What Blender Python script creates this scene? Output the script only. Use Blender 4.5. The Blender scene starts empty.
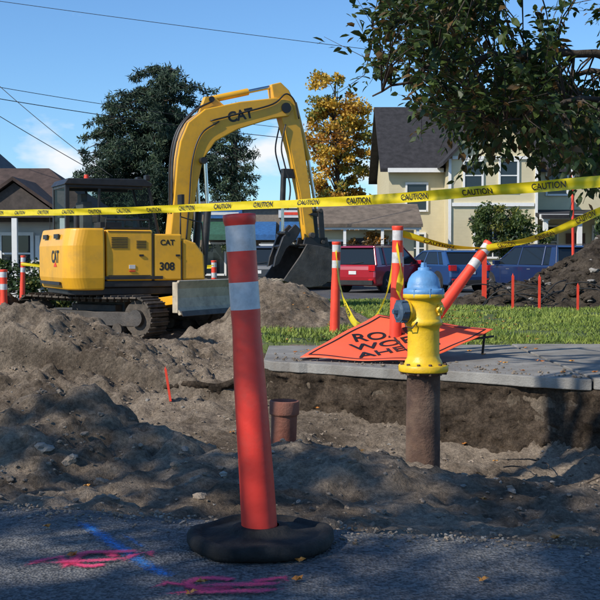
import bpy, math, random
import numpy as np
from mathutils import Vector, Matrix
random.seed(7); rng=np.random.default_rng(7)
scene=bpy.context.scene
scene.view_settings.view_transform='Standard'
try: scene.view_settings.look='None'
except Exception: pass
scene.view_settings.exposure=0

# ------------------------------------------------------------------ materials
def mat(name,col,rough=.6,metal=0,var=.25,scale=8,bump=0,bscale=40,col2=None,spec=.5,detail=3,coat=0,wave=None,transl=0,dirt=0,dscale=3.2,dcol=(.17,.13,.095)):
    m=bpy.data.materials.new(name); m.use_nodes=True
    nt=m.node_tree; N=nt.nodes; L=nt.links
    b=N['Principled BSDF']; b.inputs['Roughness'].default_value=rough; b.inputs['Metallic'].default_value=metal
    b.inputs['Specular IOR Level'].default_value=spec
    if coat: b.inputs['Coat Weight'].default_value=coat; b.inputs['Coat Roughness'].default_value=.08
    tc=N.new('ShaderNodeTexCoord')
    n=N.new('ShaderNodeTexNoise'); n.inputs['Scale'].default_value=scale; n.inputs['Detail'].default_value=detail; n.inputs['Roughness'].default_value=.65
    L.new(tc.outputs['Object'],n.inputs['Vector'])
    r=N.new('ShaderNodeValToRGB'); r.color_ramp.elements[0].position=.32; r.color_ramp.elements[1].position=.68
    c2=col2 if col2 else tuple(c*(1+var) for c in col)
    c1=col if col2 else tuple(c*(1-var) for c in col)
    r.color_ramp.elements[0].color=(*c1,1); r.color_ramp.elements[1].color=(*[min(1,c) for c in c2],1)
    L.new(n.outputs['Fac'],r.inputs['Fac'])
    out=r.outputs['Color']
    if dirt:
        n3=N.new('ShaderNodeTexNoise'); n3.inputs['Scale'].default_value=dscale; n3.inputs['Detail'].default_value=7; n3.inputs['Roughness'].default_value=.75
        L.new(tc.outputs['Object'],n3.inputs['Vector'])
        rr=N.new('ShaderNodeValToRGB'); rr.color_ramp.elements[0].position=.5; rr.color_ramp.elements[1].position=.74
        L.new(n3.outputs['Fac'],rr.inputs['Fac'])
        mu=N.new('ShaderNodeMath'); mu.operation='MULTIPLY'; mu.inputs[1].default_value=dirt; L.new(rr.outputs['Color'],mu.inputs[0])
        mx=N.new('ShaderNodeMixRGB'); mx.inputs['Color2'].default_value=(*dcol,1)
        L.new(mu.outputs[0],mx.inputs['Fac']); L.new(out,mx.inputs['Color1']); out=mx.outputs['Color']
    L.new(out,b.inputs['Base Color'])
    h=None
    if wave:
        w=N.new('ShaderNodeTexWave'); w.wave_type='BANDS'; w.bands_direction='Z'; w.wave_profile='SAW'; w.inputs['Scale'].default_value=wave
        L.new(tc.outputs['Object'],w.inputs['Vector']); h=w.outputs['Fac']; bs=.6; dist=.03
    elif bump:
        n2=N.new('ShaderNodeTexNoise'); n2.inputs['Scale'].default_value=bscale; n2.inputs['Detail'].default_value=4; n2.inputs['Roughness'].default_value=.7
        L.new(tc.outputs['Object'],n2.inputs['Vector']); h=n2.outputs['Fac']; bs=bump; dist=.02
    if h:
        bp=N.new('ShaderNodeBump'); bp.inputs['Strength'].default_value=bs; bp.inputs['Distance'].default_value=dist
        L.new(h,bp.inputs['Height']); L.new(bp.outputs['Normal'],b.inputs['Normal'])
    if transl:
        t=N.new('ShaderNodeBsdfTranslucent'); L.new(out,t.inputs['Color'])
        ms=N.new('ShaderNodeMixShader'); ms.inputs[0].default_value=transl
        L.new(b.outputs[0],ms.inputs[1]); L.new(t.outputs[0],ms.inputs[2])
        L.new(ms.outputs[0],N['Material Output'].inputs['Surface'])
    return m

def soil_mat(name,dark,light,scale=1.3,steep=.45,grit=.5):
    m=bpy.data.materials.new(name); m.use_nodes=True
    nt=m.node_tree; N=nt.nodes; L=nt.links; b=N['Principled BSDF']; b.inputs['Roughness'].default_value=.95; b.inputs['Specular IOR Level'].default_value=.12
    g=N.new('ShaderNodeNewGeometry')
    a=N.new('ShaderNodeTexNoise'); a.inputs['Scale'].default_value=scale; a.inputs['Detail'].default_value=6; a.inputs['Roughness'].default_value=.75; L.new(g.outputs['Position'],a.inputs['Vector'])
    r=N.new('ShaderNodeValToRGB'); r.color_ramp.elements[0].position=.38; r.color_ramp.elements[1].position=.60
    r.color_ramp.elements[0].color=(*dark,1); r.color_ramp.elements[1].color=(*light,1); L.new(a.outputs['Fac'],r.inputs['Fac'])
    v=N.new('ShaderNodeTexNoise'); v.inputs['Scale'].default_value=40; v.inputs['Detail'].default_value=4; v.inputs['Roughness'].default_value=.85; L.new(g.outputs['Position'],v.inputs['Vector'])
    r2=N.new('ShaderNodeValToRGB'); r2.color_ramp.elements[0].position=.36; r2.color_ramp.elements[1].position=.68
    r2.color_ramp.elements[0].color=(grit,grit,grit,1); r2.color_ramp.elements[1].color=(1.4,1.38,1.35,1); L.new(v.outputs['Fac'],r2.inputs['Fac'])
    mu=N.new('ShaderNodeMixRGB'); mu.blend_type='MULTIPLY'; mu.inputs['Fac'].default_value=1; L.new(r.outputs[0],mu.inputs[1]); L.new(r2.outputs[0],mu.inputs[2])
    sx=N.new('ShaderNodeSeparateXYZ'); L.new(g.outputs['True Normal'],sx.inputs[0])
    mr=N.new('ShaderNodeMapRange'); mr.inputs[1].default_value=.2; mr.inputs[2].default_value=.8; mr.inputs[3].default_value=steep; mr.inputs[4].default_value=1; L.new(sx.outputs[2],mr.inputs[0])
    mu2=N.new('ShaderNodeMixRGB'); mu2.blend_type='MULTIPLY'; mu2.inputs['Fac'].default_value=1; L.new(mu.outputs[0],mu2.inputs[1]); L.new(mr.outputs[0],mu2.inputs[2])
    L.new(mu2.outputs[0],b.inputs['Base Color'])
    n2=N.new('ShaderNodeTexNoise'); n2.inputs['Scale'].default_value=22; n2.inputs['Detail'].default_value=6; n2.inputs['Roughness'].default_value=.8; L.new(g.outputs['Position'],n2.inputs['Vector'])
    bp=N.new('ShaderNodeBump'); bp.inputs['Strength'].default_value=.9; bp.inputs['Distance'].default_value=.055
    L.new(n2.outputs['Fac'],bp.inputs['Height']); L.new(bp.outputs[0],b.inputs['Normal'])
    return m

def asphalt_mat(name,base=.06):
    m=bpy.data.materials.new(name); m.use_nodes=True
    nt=m.node_tree; N=nt.nodes; L=nt.links; b=N['Principled BSDF']; b.inputs['Roughness'].default_value=.85; b.inputs['Specular IOR Level'].default_value=.3
    g=N.new('ShaderNodeNewGeometry')
    v=N.new('ShaderNodeTexVoronoi'); v.inputs['Scale'].default_value=105; L.new(g.outputs['Position'],v.inputs['Vector'])
    r=N.new('ShaderNodeValToRGB'); r.color_ramp.elements[0].position=0; r.color_ramp.elements[1].position=1
    r.color_ramp.elements[0].color=(base*.55,base*.58,base*.62,1); r.color_ramp.elements[1].color=(base*2.4,base*2.4,base*2.4,1)
    s=N.new('ShaderNodeSeparateColor'); L.new(v.outputs['Color'],s.inputs[0]); L.new(s.outputs[0],r.inputs['Fac'])
    a=N.new('ShaderNodeTexNoise'); a.inputs['Scale'].default_value=1.6; a.inputs['Detail'].default_value=6; L.new(g.outputs['Position'],a.inputs['Vector'])
    r2=N.new('ShaderNodeValToRGB'); r2.color_ramp.elements[0].position=.35; r2.color_ramp.elements[1].position=.7
    r2.color_ramp.elements[0].color=(.78,.78,.8,1); r2.color_ramp.elements[1].color=(1.35,1.3,1.2,1); L.new(a.outputs['Fac'],r2.inputs['Fac'])
    mu=N.new('ShaderNodeMixRGB'); mu.blend_type='MULTIPLY'; mu.inputs['Fac'].default_value=1; L.new(r.outputs[0],mu.inputs[1]); L.new(r2.outputs[0],mu.inputs[2])
    L.new(mu.outputs[0],b.inputs['Base Color'])
    bp=N.new('ShaderNodeBump'); bp.inputs['Strength'].default_value=.9; bp.inputs['Distance'].default_value=.006
    L.new(v.outputs['Distance'],bp.inputs['Height']); L.new(bp.outputs[0],b.inputs['Normal'])
    return m

def spray_mat(name,col):
    m=bpy.data.materials.new(name); m.use_nodes=True
    nt=m.node_tree; N=nt.nodes; L=nt.links; b=N['Principled BSDF']; b.inputs['Base Color'].default_value=(*col,1); b.inputs['Roughness'].default_value=.8
    at=N.new('ShaderNodeAttribute'); at.attribute_name='cov'
    g=N.new('ShaderNodeNewGeometry'); n=N.new('ShaderNodeTexNoise'); n.inputs['Scale'].default_value=95; n.inputs['Detail'].default_value=5; n.inputs['Roughness'].default_value=.85; L.new(g.outputs['Position'],n.inputs['Vector'])
    ad=N.new('ShaderNodeMath'); ad.operation='ADD'; L.new(at.outputs['Fac'],ad.inputs[0]); L.new(n.outputs['Fac'],ad.inputs[1])
    mr=N.new('ShaderNodeMapRange'); mr.inputs[1].default_value=.74; mr.inputs[2].default_value=1.0; mr.inputs[4].default_value=.9; L.new(ad.outputs[0],mr.inputs[0])
    t=N.new('ShaderNodeBsdfTransparent'); ms=N.new('ShaderNodeMixShader'); L.new(mr.outputs[0],ms.inputs[0]); L.new(t.outputs[0],ms.inputs[1]); L.new(b.outputs[0],ms.inputs[2])
    L.new(ms.outputs[0],N['Material Output'].inputs['Surface'])
    return m

def glass_mat(name,tr=.5,col=(.02,.03,.035)):
    m=bpy.data.materials.new(name); m.use_nodes=True
    nt=m.node_tree; N=nt.nodes; L=nt.links; b=N['Principled BSDF']; b.inputs['Base Color'].default_value=(*col,1); b.inputs['Roughness'].default_value=.04
    if tr:
        t=N.new('ShaderNodeBsdfTransparent'); t.inputs[0].default_value=(.85,.93,.92,1); ms=N.new('ShaderNodeMixShader'); ms.inputs[0].default_value=tr
        L.new(b.outputs[0],ms.inputs[1]); L.new(t.outputs[0],ms.inputs[2]); L.new(ms.outputs[0],N['Material Output'].inputs['Surface'])
    return m

M={}
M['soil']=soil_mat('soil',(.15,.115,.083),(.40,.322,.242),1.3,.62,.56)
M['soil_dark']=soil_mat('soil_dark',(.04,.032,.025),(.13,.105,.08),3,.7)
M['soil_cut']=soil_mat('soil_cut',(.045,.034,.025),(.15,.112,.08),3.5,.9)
M['asphalt']=asphalt_mat('asphalt',.076)
M['asphalt_far']=asphalt_mat('asphalt_far',.06)
M['concrete']=mat('concrete',(.24,.23,.21),.9,var=.28,scale=2.4,bump=.5,bscale=60,dirt=.75,dscale=2.2,dcol=(.15,.12,.09))
M['lawn']=mat('lawn_soil',(.05,.075,.018),.95,col2=(.11,.14,.035),scale=2.5,bump=.8,bscale=30)
M['farground']=mat('far_ground',(.06,.08,.03),.95,col2=(.13,.13,.07),scale=.2)
M['grass']=mat('grass_blades',(.09,.155,.02),.7,col2=(.26,.31,.05),scale=1.6)
M['stone']=mat('stone',(.16,.145,.125),.9,col2=(.3,.28,.25),scale=4,bump=.4)
M['clod']=mat('clod',(.13,.10,.072),.95,col2=(.33,.265,.2),scale=7,bump=.8)
M['orange']=mat('delineator_plastic',(.74,.045,.028),.38,var=.12,scale=5,dirt=.45,bump=.08,bscale=12,dscale=7,dcol=(.35,.08,.055))
M['orange_old']=mat('delineator_orange',(.82,.06,.025),.5,var=.12,scale=6,dirt=.15)
M['band']=mat('reflective_band',(.55,.55,.55),.4,var=.15,scale=30,dirt=.6,dscale=9,dcol=(.25,.2,.17))
M['rubber']=mat('rubber',(.010,.010,.010),.85,col2=(.026,.025,.024),scale=9,bump=.4,bscale=40,dirt=.4,dscale=6,dcol=(.10,.085,.07),spec=.25)
M['hyd_y']=mat('hydrant_yellow',(.78,.48,.015),.42,var=.09,scale=9,bump=.15,bscale=30,dirt=.4,dscale=8,dcol=(.3,.17,.04))
M['hyd_b']=mat('hydrant_blue',(.11,.28,.52),.45,var=.15,scale=10,bump=.15,dirt=.25,dscale=9)
M['hyd_cap']=mat('hydrant_cap',(.05,.085,.13),.45,var=.2,scale=10,bump=.2)
M['rust']=mat('rust',(.06,.034,.025),.9,col2=(.14,.08,.052),scale=7,bump=.6,bscale=30,dirt=.45)
M['clay']=mat('clay_pipe',(.16,.05,.03),.8,col2=(.25,.095,.06),scale=6,bump=.3,dirt=.3)
M['cat']=mat('machine_yellow',(.80,.40,.02),.38,var=.07,scale=3,dirt=.4,coat=.2,dscale=2.6,dcol=(.27,.17,.07))
M['catb']=mat('machine_black',(.018,.018,.019),.45,var=.3,scale=8,dirt=.25)
M['cabin']=mat('cab_interior',(.12,.12,.12),.7,var=.2)
M['steel']=mat('worn_steel',(.075,.068,.062),.6,metal=.3,var=.35,scale=5,bump=.3,dirt=.6)
M['blade']=mat('blade_steel',(.46,.39,.28),.6,metal=.1,var=.2,scale=4,dirt=.7,dscale=5)
M['chrome']=mat('chrome',(.6,.6,.6),.2,metal=1,var=.05)
M['track']=mat('track_steel',(.035,.03,.025),.85,col2=(.11,.09,.07),scale=8,bump=.4,dirt=.7)
M['white']=mat('white_paint',(.6,.6,.58),.5,var=.05)
M['cabglass']=glass_mat('cab_glass',.80)
M['carglass']=glass_mat('car_glass',0,(.012,.016,.018))
M['winglass']=glass_mat('window_glass',0,(.02,.028,.035))
M['tape']=mat('caution_tape',(.80,.63,.015),.4,var=.08,scale=10,transl=.3)
M['black']=mat('black_print',(.012,.012,.012),.5)
M['sign']=mat('sign_orange',(.95,.13,.05),.5,var=.06,scale=5,dirt=.15,bump=.1,bscale=5,dcol=(.5,.1,.05))
M['tyre']=mat('tyre',(.02,.02,.02),.85)
M['rim']=mat('rim',(.35,.35,.36),.35,metal=.7)
M['red']=mat('car_red',(.34,.012,.02),.25,var=.03,coat=1)
M['navy']=mat('car_navy',(.012,.024,.075),.22,var=.03,coat=1)
M['blue']=mat('car_blue',(.02,.06,.17),.22,var=.03,coat=1)
M['greycar']=mat('car_grey',(.04,.045,.05),.25,var=.03,coat=1)
M['tail']=mat('tail_lamp',(.5,.01,.01),.15,coat=1)
M['cream']=mat('cream_siding',(.64,.56,.36),.75,var=.05,scale=2,wave=2.2)
M['whitesiding']=mat('grey_siding',(.50,.50,.48),.75,var=.06,scale=2,wave=2.2)
M['trim']=mat('trim_white',(.74,.73,.69),.6,var=.04)
M['shingle_d']=mat('shingle_dark',(.026,.024,.026),.9,var=.4,scale=4,wave=1.8)
M['shingle_b']=mat('shingle_brown',(.065,.042,.034),.9,var=.35,scale=4,wave=2.5)
M['shingle_g']=mat('shingle_grey',(.10,.10,.10),.9,var=.25,scale=4,wave=2)
M['woodroof']=mat('weathered_roof',(.15,.115,.085),.9,var=.3,scale=3,wave=2.5)
M['awning']=mat('awning_blue',(.025,.11,.28),.7)
M['awning_g']=mat('awning_green',(.03,.10,.06),.7)
M['dkwall']=mat('dark_wall',(.06,.046,.038),.8,var=.3)
M['shopwall']=mat('shop_wall',(.20,.16,.12),.8,var=.2)
M['doorred']=mat('door_brown',(.12,.05,.025),.5)
M['bark']=mat('bark',(.035,.027,.021),.95,col2=(.08,.065,.052),scale=12,bump=.8,bscale=25)
M['lf1']=mat('leaf_dark',(.024,.048,.013),.5,col2=(.045,.08,.02),scale=3,transl=.3)
M['lf2']=mat('leaf_mid',(.06,.095,.02),.5,col2=(.09,.13,.028),scale=3,transl=.35)
M['lf3']=mat('leaf_russet',(.11,.075,.03),.5,col2=(.16,.09,.03),scale=3,transl=.35)
M['pn1']=mat('needle_dark',(.014,.034,.017),.7,col2=(.026,.052,.026),scale=1)
M['pn2']=mat('needle_mid',(.036,.066,.03),.7,col2=(.055,.09,.038),scale=1)
M['yl1']=mat('autumn_yellow',(.52,.30,.03),.6,col2=(.68,.44,.05),scale=1,transl=.3)
M['yl2']=mat('autumn_gold',(.40,.22,.03),.6,col2=(.5,.2,.03),scale=1,transl=.3)
M['yl3']=mat('autumn_green',(.16,.17,.03),.6,col2=(.26,.24,.04),scale=1,transl=.3)
M['wood']=mat('stake_wood',(.35,.25,.15),.8,var=.2,scale=6)
M['redpaint']=mat('marker_red',(.7,.05,.02),.6,var=.1)
M['wire']=mat('wire',(.02,.02,.02),.7)
M['leaffall']=mat('fallen_leaf',(.42,.12,.02),.6,col2=(.5,.24,.04),scale=9)
M['pink']=spray_mat('spray_pink',(.85,.06,.17)); M['sblue']=spray_mat('spray_blue',(.03,.28,.75))

# ------------------------------------------------------------------ mesh helpers
def link(o): scene.collection.objects.link(o); return o
def empty(name,loc=(0,0,0),rz=0,rx=0,ry=0):
    e=bpy.data.objects.new(name,None); e.empty_display_size=.2; e.location=loc; e.rotation_euler=(rx,ry,rz); return link(e)
def fast_mesh(name,V,F,mats,mi=None,smooth=False):
    V=np.asarray(V,dtype=np.float32); F=np.asarray(F,dtype=np.int32); k=F.shape[1]
    me=bpy.data.meshes.new(name); me.vertices.add(len(V)); me.vertices.foreach_set('co',V.ravel())
    me.loops.add(F.size); me.loops.foreach_set('vertex_index',F.ravel())
    me.polygons.add(len(F)); me.polygons.foreach_set('loop_start',np.arange(0,F.size,k,dtype=np.int32))
    try: me.polygons.foreach_set('loop_total',np.full(len(F),k,dtype=np.int32))
    except Exception: pass
    for m in mats: me.materials.append(m)
    if mi is not None: me.polygons.foreach_set('material_index',np.asarray(mi,dtype=np.int32))
    me.polygons.foreach_set('use_smooth',np.full(len(F),smooth))
    me.update(calc_edges=True); me.validate()
    return link(bpy.data.objects.new(name,me))

class MB:
    def __init__(s): s.v=[]; s.f=[]; s.m=[]; s.mats=[]; s.sm=[]
    def mi(s,m):
        if m not in s.mats: s.mats.append(m)
        return s.mats.index(m)
    def add(s,vs,fs,m,smooth=False):
        o=len(s.v); s.v+= [tuple(v) for v in vs]; i=s.mi(m)
        for f in fs: s.f.append([a+o for a in f]); s.m.append(i); s.sm.append(smooth)
    def box(s,c,d,m,rot=None):
        vs=[]
        for z in(-.5,.5):
            for y in(-.5,.5):
                for x in(-.5,.5):
                    p=Vector((x*d[0],y*d[1],z*d[2]))
                    if rot is not None: p=rot@p
                    vs.append(p+Vector(c))
        s.add(vs,[(0,2,3,1),(4,5,7,6),(0,1,5,4),(2,6,7,3),(0,4,6,2),(1,3,7,5)],m)
    def cyl(s,a,b,r0,r1=None,m=None,n=16,cap=True,smooth=True):
        a=Vector(a);b=Vector(b); r1=r0 if r1 is None else r1
        d=(b-a).normalized(); u=d.orthogonal().normalized(); w=d.cross(u)
        vs=[]
        for p,r in((a,r0),(b,r1)):
            for i in range(n):
                t=2*math.pi*i/n; vs.append(p+u*math.cos(t)*r+w*math.sin(t)*r)
        s.add(vs,[(i,(i+1)%n,n+(i+1)%n,n+i) for i in range(n)],m,smooth)
        if cap:
            s.add(vs[:n],[list(range(n))[::-1]],m); s.add(vs[n:],[list(range(n))],m)
    def tube(s,pts,rs,m,n=8):
        pts=[Vector(p) for p in pts]; vs=[]; prev=None
        for i,p in enumerate(pts):
            d=(pts[min(i+1,len(pts)-1)]-pts[max(i-1,0)]).normalized()
            if prev is None: u=d.orthogonal().normalized()
            else:
                u=(prev-d*prev.dot(d)); u=u.normalized() if u.length>1e-4 else d.orthogonal().normalized()
            prev=u; w=d.cross(u); r=rs[i] if hasattr(rs,'__len__') else rs
            for k in range(n):
                t=2*math.pi*k/n; vs.append(p+u*math.cos(t)*r+w*math.sin(t)*r)
        fs=[]
        for i in range(len(pts)-1):
            for k in range(n): fs.append((i*n+k,i*n+(k+1)%n,(i+1)*n+(k+1)%n,(i+1)*n+k))
        fs.append(list(range(n))[::-1]); fs.append([(len(pts)-1)*n+k for k in range(n)])
        s.add(vs,fs,m,True)
    def prism(s,poly,y0,y1,m,axis='y'):
        n=len(poly)
        f=(lambda a,b,t:(a,t,b)) if axis=='y' else ((lambda a,b,t:(t,a,b)) if axis=='x' else (lambda a,b,t:(a,b,t)))
        vs=[f(a,b,y0) for a,b in poly]+[f(a,b,y1) for a,b in poly]
        s.add(vs,[list(range(n)),[n+i for i in range(n)][::-1]]+[(i,n+i,n+(i+1)%n,(i+1)%n) for i in range(n)],m)
    def lathe(s,prof,m,n=32,c=(0,0,0),wob=0,sx=1,sy=1):
        vs=[]
        for r,z,*_ in prof:
            for k in range(n):
                t=2*math.pi*k/n; q=r*(1+wob*math.sin(3*t+z*9)+wob*.6*math.sin(5*t-z*23)); vs.append((c[0]+q*math.cos(t)*sx,c[1]+q*math.sin(t)*sy,c[2]+z))
        o=len(s.v); s.v+=vs
        for i in range(len(prof)-1):
            mm=prof[i][2] if len(prof[i])>2 and prof[i][2] else m
            j=s.mi(mm)
            for k in range(n):
                s.f.append([o+i*n+k,o+i*n+(k+1)%n,o+(i+1)*n+(k+1)%n,o+(i+1)*n+k]); s.m.append(j); s.sm.append(True)
    def obj(s,name,parent=None,bevel=0,seg=2):
        me=bpy.data.meshes.new(name); me.from_pydata(s.v,[],s.f)
        for m in s.mats: me.materials.append(m)
        me.polygons.foreach_set('material_index',s.m); me.polygons.foreach_set('use_smooth',s.sm)
        me.update(); me.validate()
        import bmesh
        bm=bmesh.new(); bm.from_mesh(me); bmesh.ops.recalc_face_normals(bm,faces=bm.faces); bm.to_mesh(me); bm.free()
        o=link(bpy.data.objects.new(name,me))
        if parent: o.parent=parent
        if bevel:
            b=o.modifiers.new('bevel','BEVEL'); b.width=bevel; b.segments=seg; b.limit_method='ANGLE'; b.angle_limit=math.radians(35)
        return o

def text_geo(body,size=1,spacing=1.0,bold=0.0,line=.85):
    cu=bpy.data.curves.new('t','FONT'); cu.body=body; cu.size=size; cu.align_x='CENTER'; cu.align_y='CENTER'; cu.space_line=line; cu.space_character=spacing; cu.offset=bold
    o=bpy.data.objects.new('t',cu); link(o); bpy.context.view_layer.update()
    dg=bpy.context.evaluated_depsgraph_get(); e=o.evaluated_get(dg); me=e.to_mesh()
    vs=[v.co.copy() for v in me.vertices]; fs=[list(p.vertices) for p in me.polygons]; e.to_mesh_clear()
    bpy.data.objects.remove(o); return vs,fs
def label(parent,body,size,loc,rot,m,bold=.0):
    vs,fs=text_geo(body,size,bold=bold); b=MB(); b.add(vs,fs,m); o=b.obj('label',parent); o.location=loc; o.rotation_euler=rot; return o

# ------------------------------------------------------------------ noise
def vnoise(x,y,seed=0):
    x=np.asarray(x,float); y=np.asarray(y,float); xi=np.floor(x); yi=np.floor(y); fx=x-xi; fy=y-yi
    fx=fx*fx*(3-2*fx); fy=fy*fy*(3-2*fy)
    h=lambda i,j: np.modf(np.abs(np.sin(i*12.9898+j*78.233+seed*37.719)*43758.5453))[0]
    return (h(xi,yi)*(1-fx)+h(xi+1,yi)*fx)*(1-fy)+(h(xi,yi+1)*(1-fx)+h(xi+1,yi+1)*fx)*fy
def fbm(x,y,f=1,o=4,seed=0,g=.5):
    s=0;a=1;t=0
    for i in range(o):
        s=s+a*(vnoise(x*f+i*3.1,y*f-i*1.7,seed+i)-.5); t+=a; a*=g; f*=2.03
    return s/t*2
def ss(a,b,x): t=np.clip((x-a)/(b-a),0,1); return t*t*(3-2*t)
def mix(a,b,t): return a*(1-t)+b*t

def yroad(x): return 3.80-.27*np.clip(x,-6,3)
def ywall(x):
    return np.where(x>-.3, 9.6-.62*(np.clip(x,-.3,3.2)+.3), 9.75+.12*np.sin(x*2.))
PILES=[(-1.22,5.6,.95,.55,1.0,.9),(-2.75,10.6,1.9,.72,1.25,1.0),(-.45,14.9,1.45,.68,1.1,.8),(-5.15,17.4,1.3,1.15,1,1),(-1.7,12.6,1.1,.26,1.3,.8)]
def pile(x,y,p):
    cx,cy,r,h,sx,sy=p
    d=np.sqrt(((x-cx)/sx)**2+((y-cy)/sy)**2)
    d=d*(1+.16*fbm(x,y,1.7,3,11))
    t=np.clip(1-d/r,0,1)
    return h*(t**1.15)-.10*np.exp(-(d/.12)**2)*h
def clump(x,y,f,seed):
    v=vnoise(x*f,y*f,seed); return np.abs(v-.5)*2
def Hbase(x,y):
    x=np.asarray(x,float); y=np.asarray(y,float)
    t=y-yroad(x)
    floor=mix(-.42,-.60,ss(-.5,1.4,x))
    z=mix(-.04,floor,ss(.05,2.9,t)**.8)
    z=z+.30*np.exp(-((x-.1)/.95)**2-((y-5.35)/.62)**2)+.20*np.exp(-((x-1.3)/.6)**2-((y-5.2)/.5)**2)
    z=z+.18*np.exp(-((x-.75)/.4)**2-((y-6.7)/.5)**2)
    z=z-.10*np.exp(-((x-1.9)/.6)**2-((y-6.6)/.5)**2)-.13*np.exp(-((x+.5)/.45)**2-((y-6.9)/.4)**2)
    w=ywall(x)
    left=mix(-.2,-.36,ss(11,16,y)); hb=mix(left,-.085+0*x,ss(-.75,-.3,x))
    nn=fbm(x,y,2.2,4,3)
    toe=ss(w-.85,w-.1,y)*.12*(.5+.9*fbm(x,y,1.3,3,55)); z=z+np.maximum(toe,0)
    s=ss(w-.02,w+.10,y)
    z=mix(z,hb,s)
    xl=-.35-.10*(y-11)+.25*fbm(x*0,y,1.2,3,9)
    lawn=ss(11.25,11.5,y)*ss(xl-.35,xl+.1,x)*(1-ss(22.5,24.5,y))
    z=mix(z,.02+.03*nn,lawn)
    far=ss(22.5,24.5,y); z=mix(z,-.36+0*x,far)
    rough=(1-far)*ss(-.02,.15,t)*(1-lawn*.8)
    onslab=ss(-.4,-.1,x)*ss(w-.02,w+.06,y)*(1-ss(11.2,11.3,y))
    z=z+rough*(1-onslab)*(.065*fbm(x,y,2.6,4,21)+.05*fbm(x,y,9,4,5,.6)+.014*fbm(x,y,34,2,8)-.018*clump(x,y,6,71)-.008*clump(x,y,14,72)+.01)
    z=np.where(t<.0,-.04,z)
    z=np.where(onslab>.3,np.minimum(z,-.07),z)
    return z
def H(x,y):
    z=Hbase(x,y)
    for p in PILES: z=np.maximum(z,Hbase(x,y)+pile(x,y,p)+.0)
    return z

def grow(a,step,f,end):
    o=[a]
    while abs(o[-1])<end: o.append(o[-1]+step); step*=f
    return o
xs=np.arange(-4.6,4.6,.034); xr=np.array(grow(4.6,.05,1.16,420)); xs=np.concatenate([-xr[::-1],xs[1:],xr])
ys=np.concatenate([[-120,-60,-30,-12,-5,0,2,3],np.arange(2.99+.05,12,.032)[1:],np.arange(12,24.6,.075),np.array(grow(24.7,.3,1.15,900))])
X,Y=np.meshgrid(xs,ys); Z=Hbase(X,Y)
ny,nx=X.shape; idx=np.arange(nx*ny).reshape(ny,nx)
F=np.stack([idx[:-1,:-1],idx[:-1,1:],idx[1:,1:],idx[1:,:-1]],-1).reshape(-1,4)
cx=(X[:-1,:-1]+X[1:,1:])/2; cy=(Y[:-1,:-1]+Y[1:,1:])/2
nb=fbm(cx,cy,1.8,4,9)
xl=-.35-.10*(cy-11)
mi=np.zeros(cx.shape,int); mi[(cy>11.35+.25*nb)&(cx>xl+.25*nb)&(cy<24)]=1; mi[cy>=24]=2
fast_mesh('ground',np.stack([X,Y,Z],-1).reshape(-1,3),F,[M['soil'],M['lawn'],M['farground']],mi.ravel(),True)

sx_=np.arange(-3.2,6.5,.02); nr=46; tt=np.linspace(0,1,nr)
SX,TT=np.meshgrid(sx_,tt); W_=ywall(SX)
top=mix(-.2+.05*fbm(SX,SX*0,3,3,81),-.062+0*SX,ss(-.75,-.36,SX))
ZZ=top+(-.80-top)*TT
out=.03+.13*TT**1.6+.05*fbm(SX,ZZ,2.2,3,82)+.075*np.abs(fbm(SX,ZZ,7,4,83,.6))+.03*fbm(SX,ZZ,24,3,84)-.05*np.exp(-((TT-.14)/.10)**2)
out=out*ss(0,.06,TT)
YY=W_+.06-out
ZZ=ZZ+.02*fbm(SX,TT*3,11,3,85)*(TT>.03)
i=np.arange(nr*len(sx_)).reshape(nr,-1); f=np.stack([i[:-1,:-1],i[:-1,1:],i[1:,1:],i[1:,:-1]],-1).reshape(-1,4)
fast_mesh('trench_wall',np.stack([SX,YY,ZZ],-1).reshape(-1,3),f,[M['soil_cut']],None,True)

def heap(name,p,m,res=.03,zf=None):
    cx,cy,r,h,sx,sy=p; n=int(min(230,2.3*r*max(sx,sy)/res))
    a=np.linspace(cx-1.12*r*sx,cx+1.12*r*sx,n); b=np.linspace(cy-1.12*r*sy,cy+1.12*r*sy,n); A,B=np.meshgrid(a,b)
    pz=pile(A,B,p); k=ss(0,.12,pz)
    Zp=(Hbase(A,B) if zf is None else zf)+pz+k*(.10*fbm(A,B,4,5,31,.64)+.035*fbm(A,B,15,3,17)-.03*(clump(A,B,5,33)-.4)-.015*(clump(A,B,11,34)-.4))*(h/.6)**.4-.03*(1-ss(0,.03,pz))
    i=np.arange(n*n).reshape(n,n); f=np.stack([i[:-1,:-1],i[:-1,1:],i[1:,1:],i[1:,:-1]],-1).reshape(-1,4)
    return fast_mesh(name,np.stack([A,B,Zp],-1).reshape(-1,3),f,[m],None,True)
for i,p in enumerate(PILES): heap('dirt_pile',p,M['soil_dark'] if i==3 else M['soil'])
RP=[(6.1,21.0,2.6,1.5,1.05,.8),(4.2,20.4,1.3,.55,1.4,.8)]
for p in RP: heap('dirt_pile',p,M['soil_dark'],.04,-.02)

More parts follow.
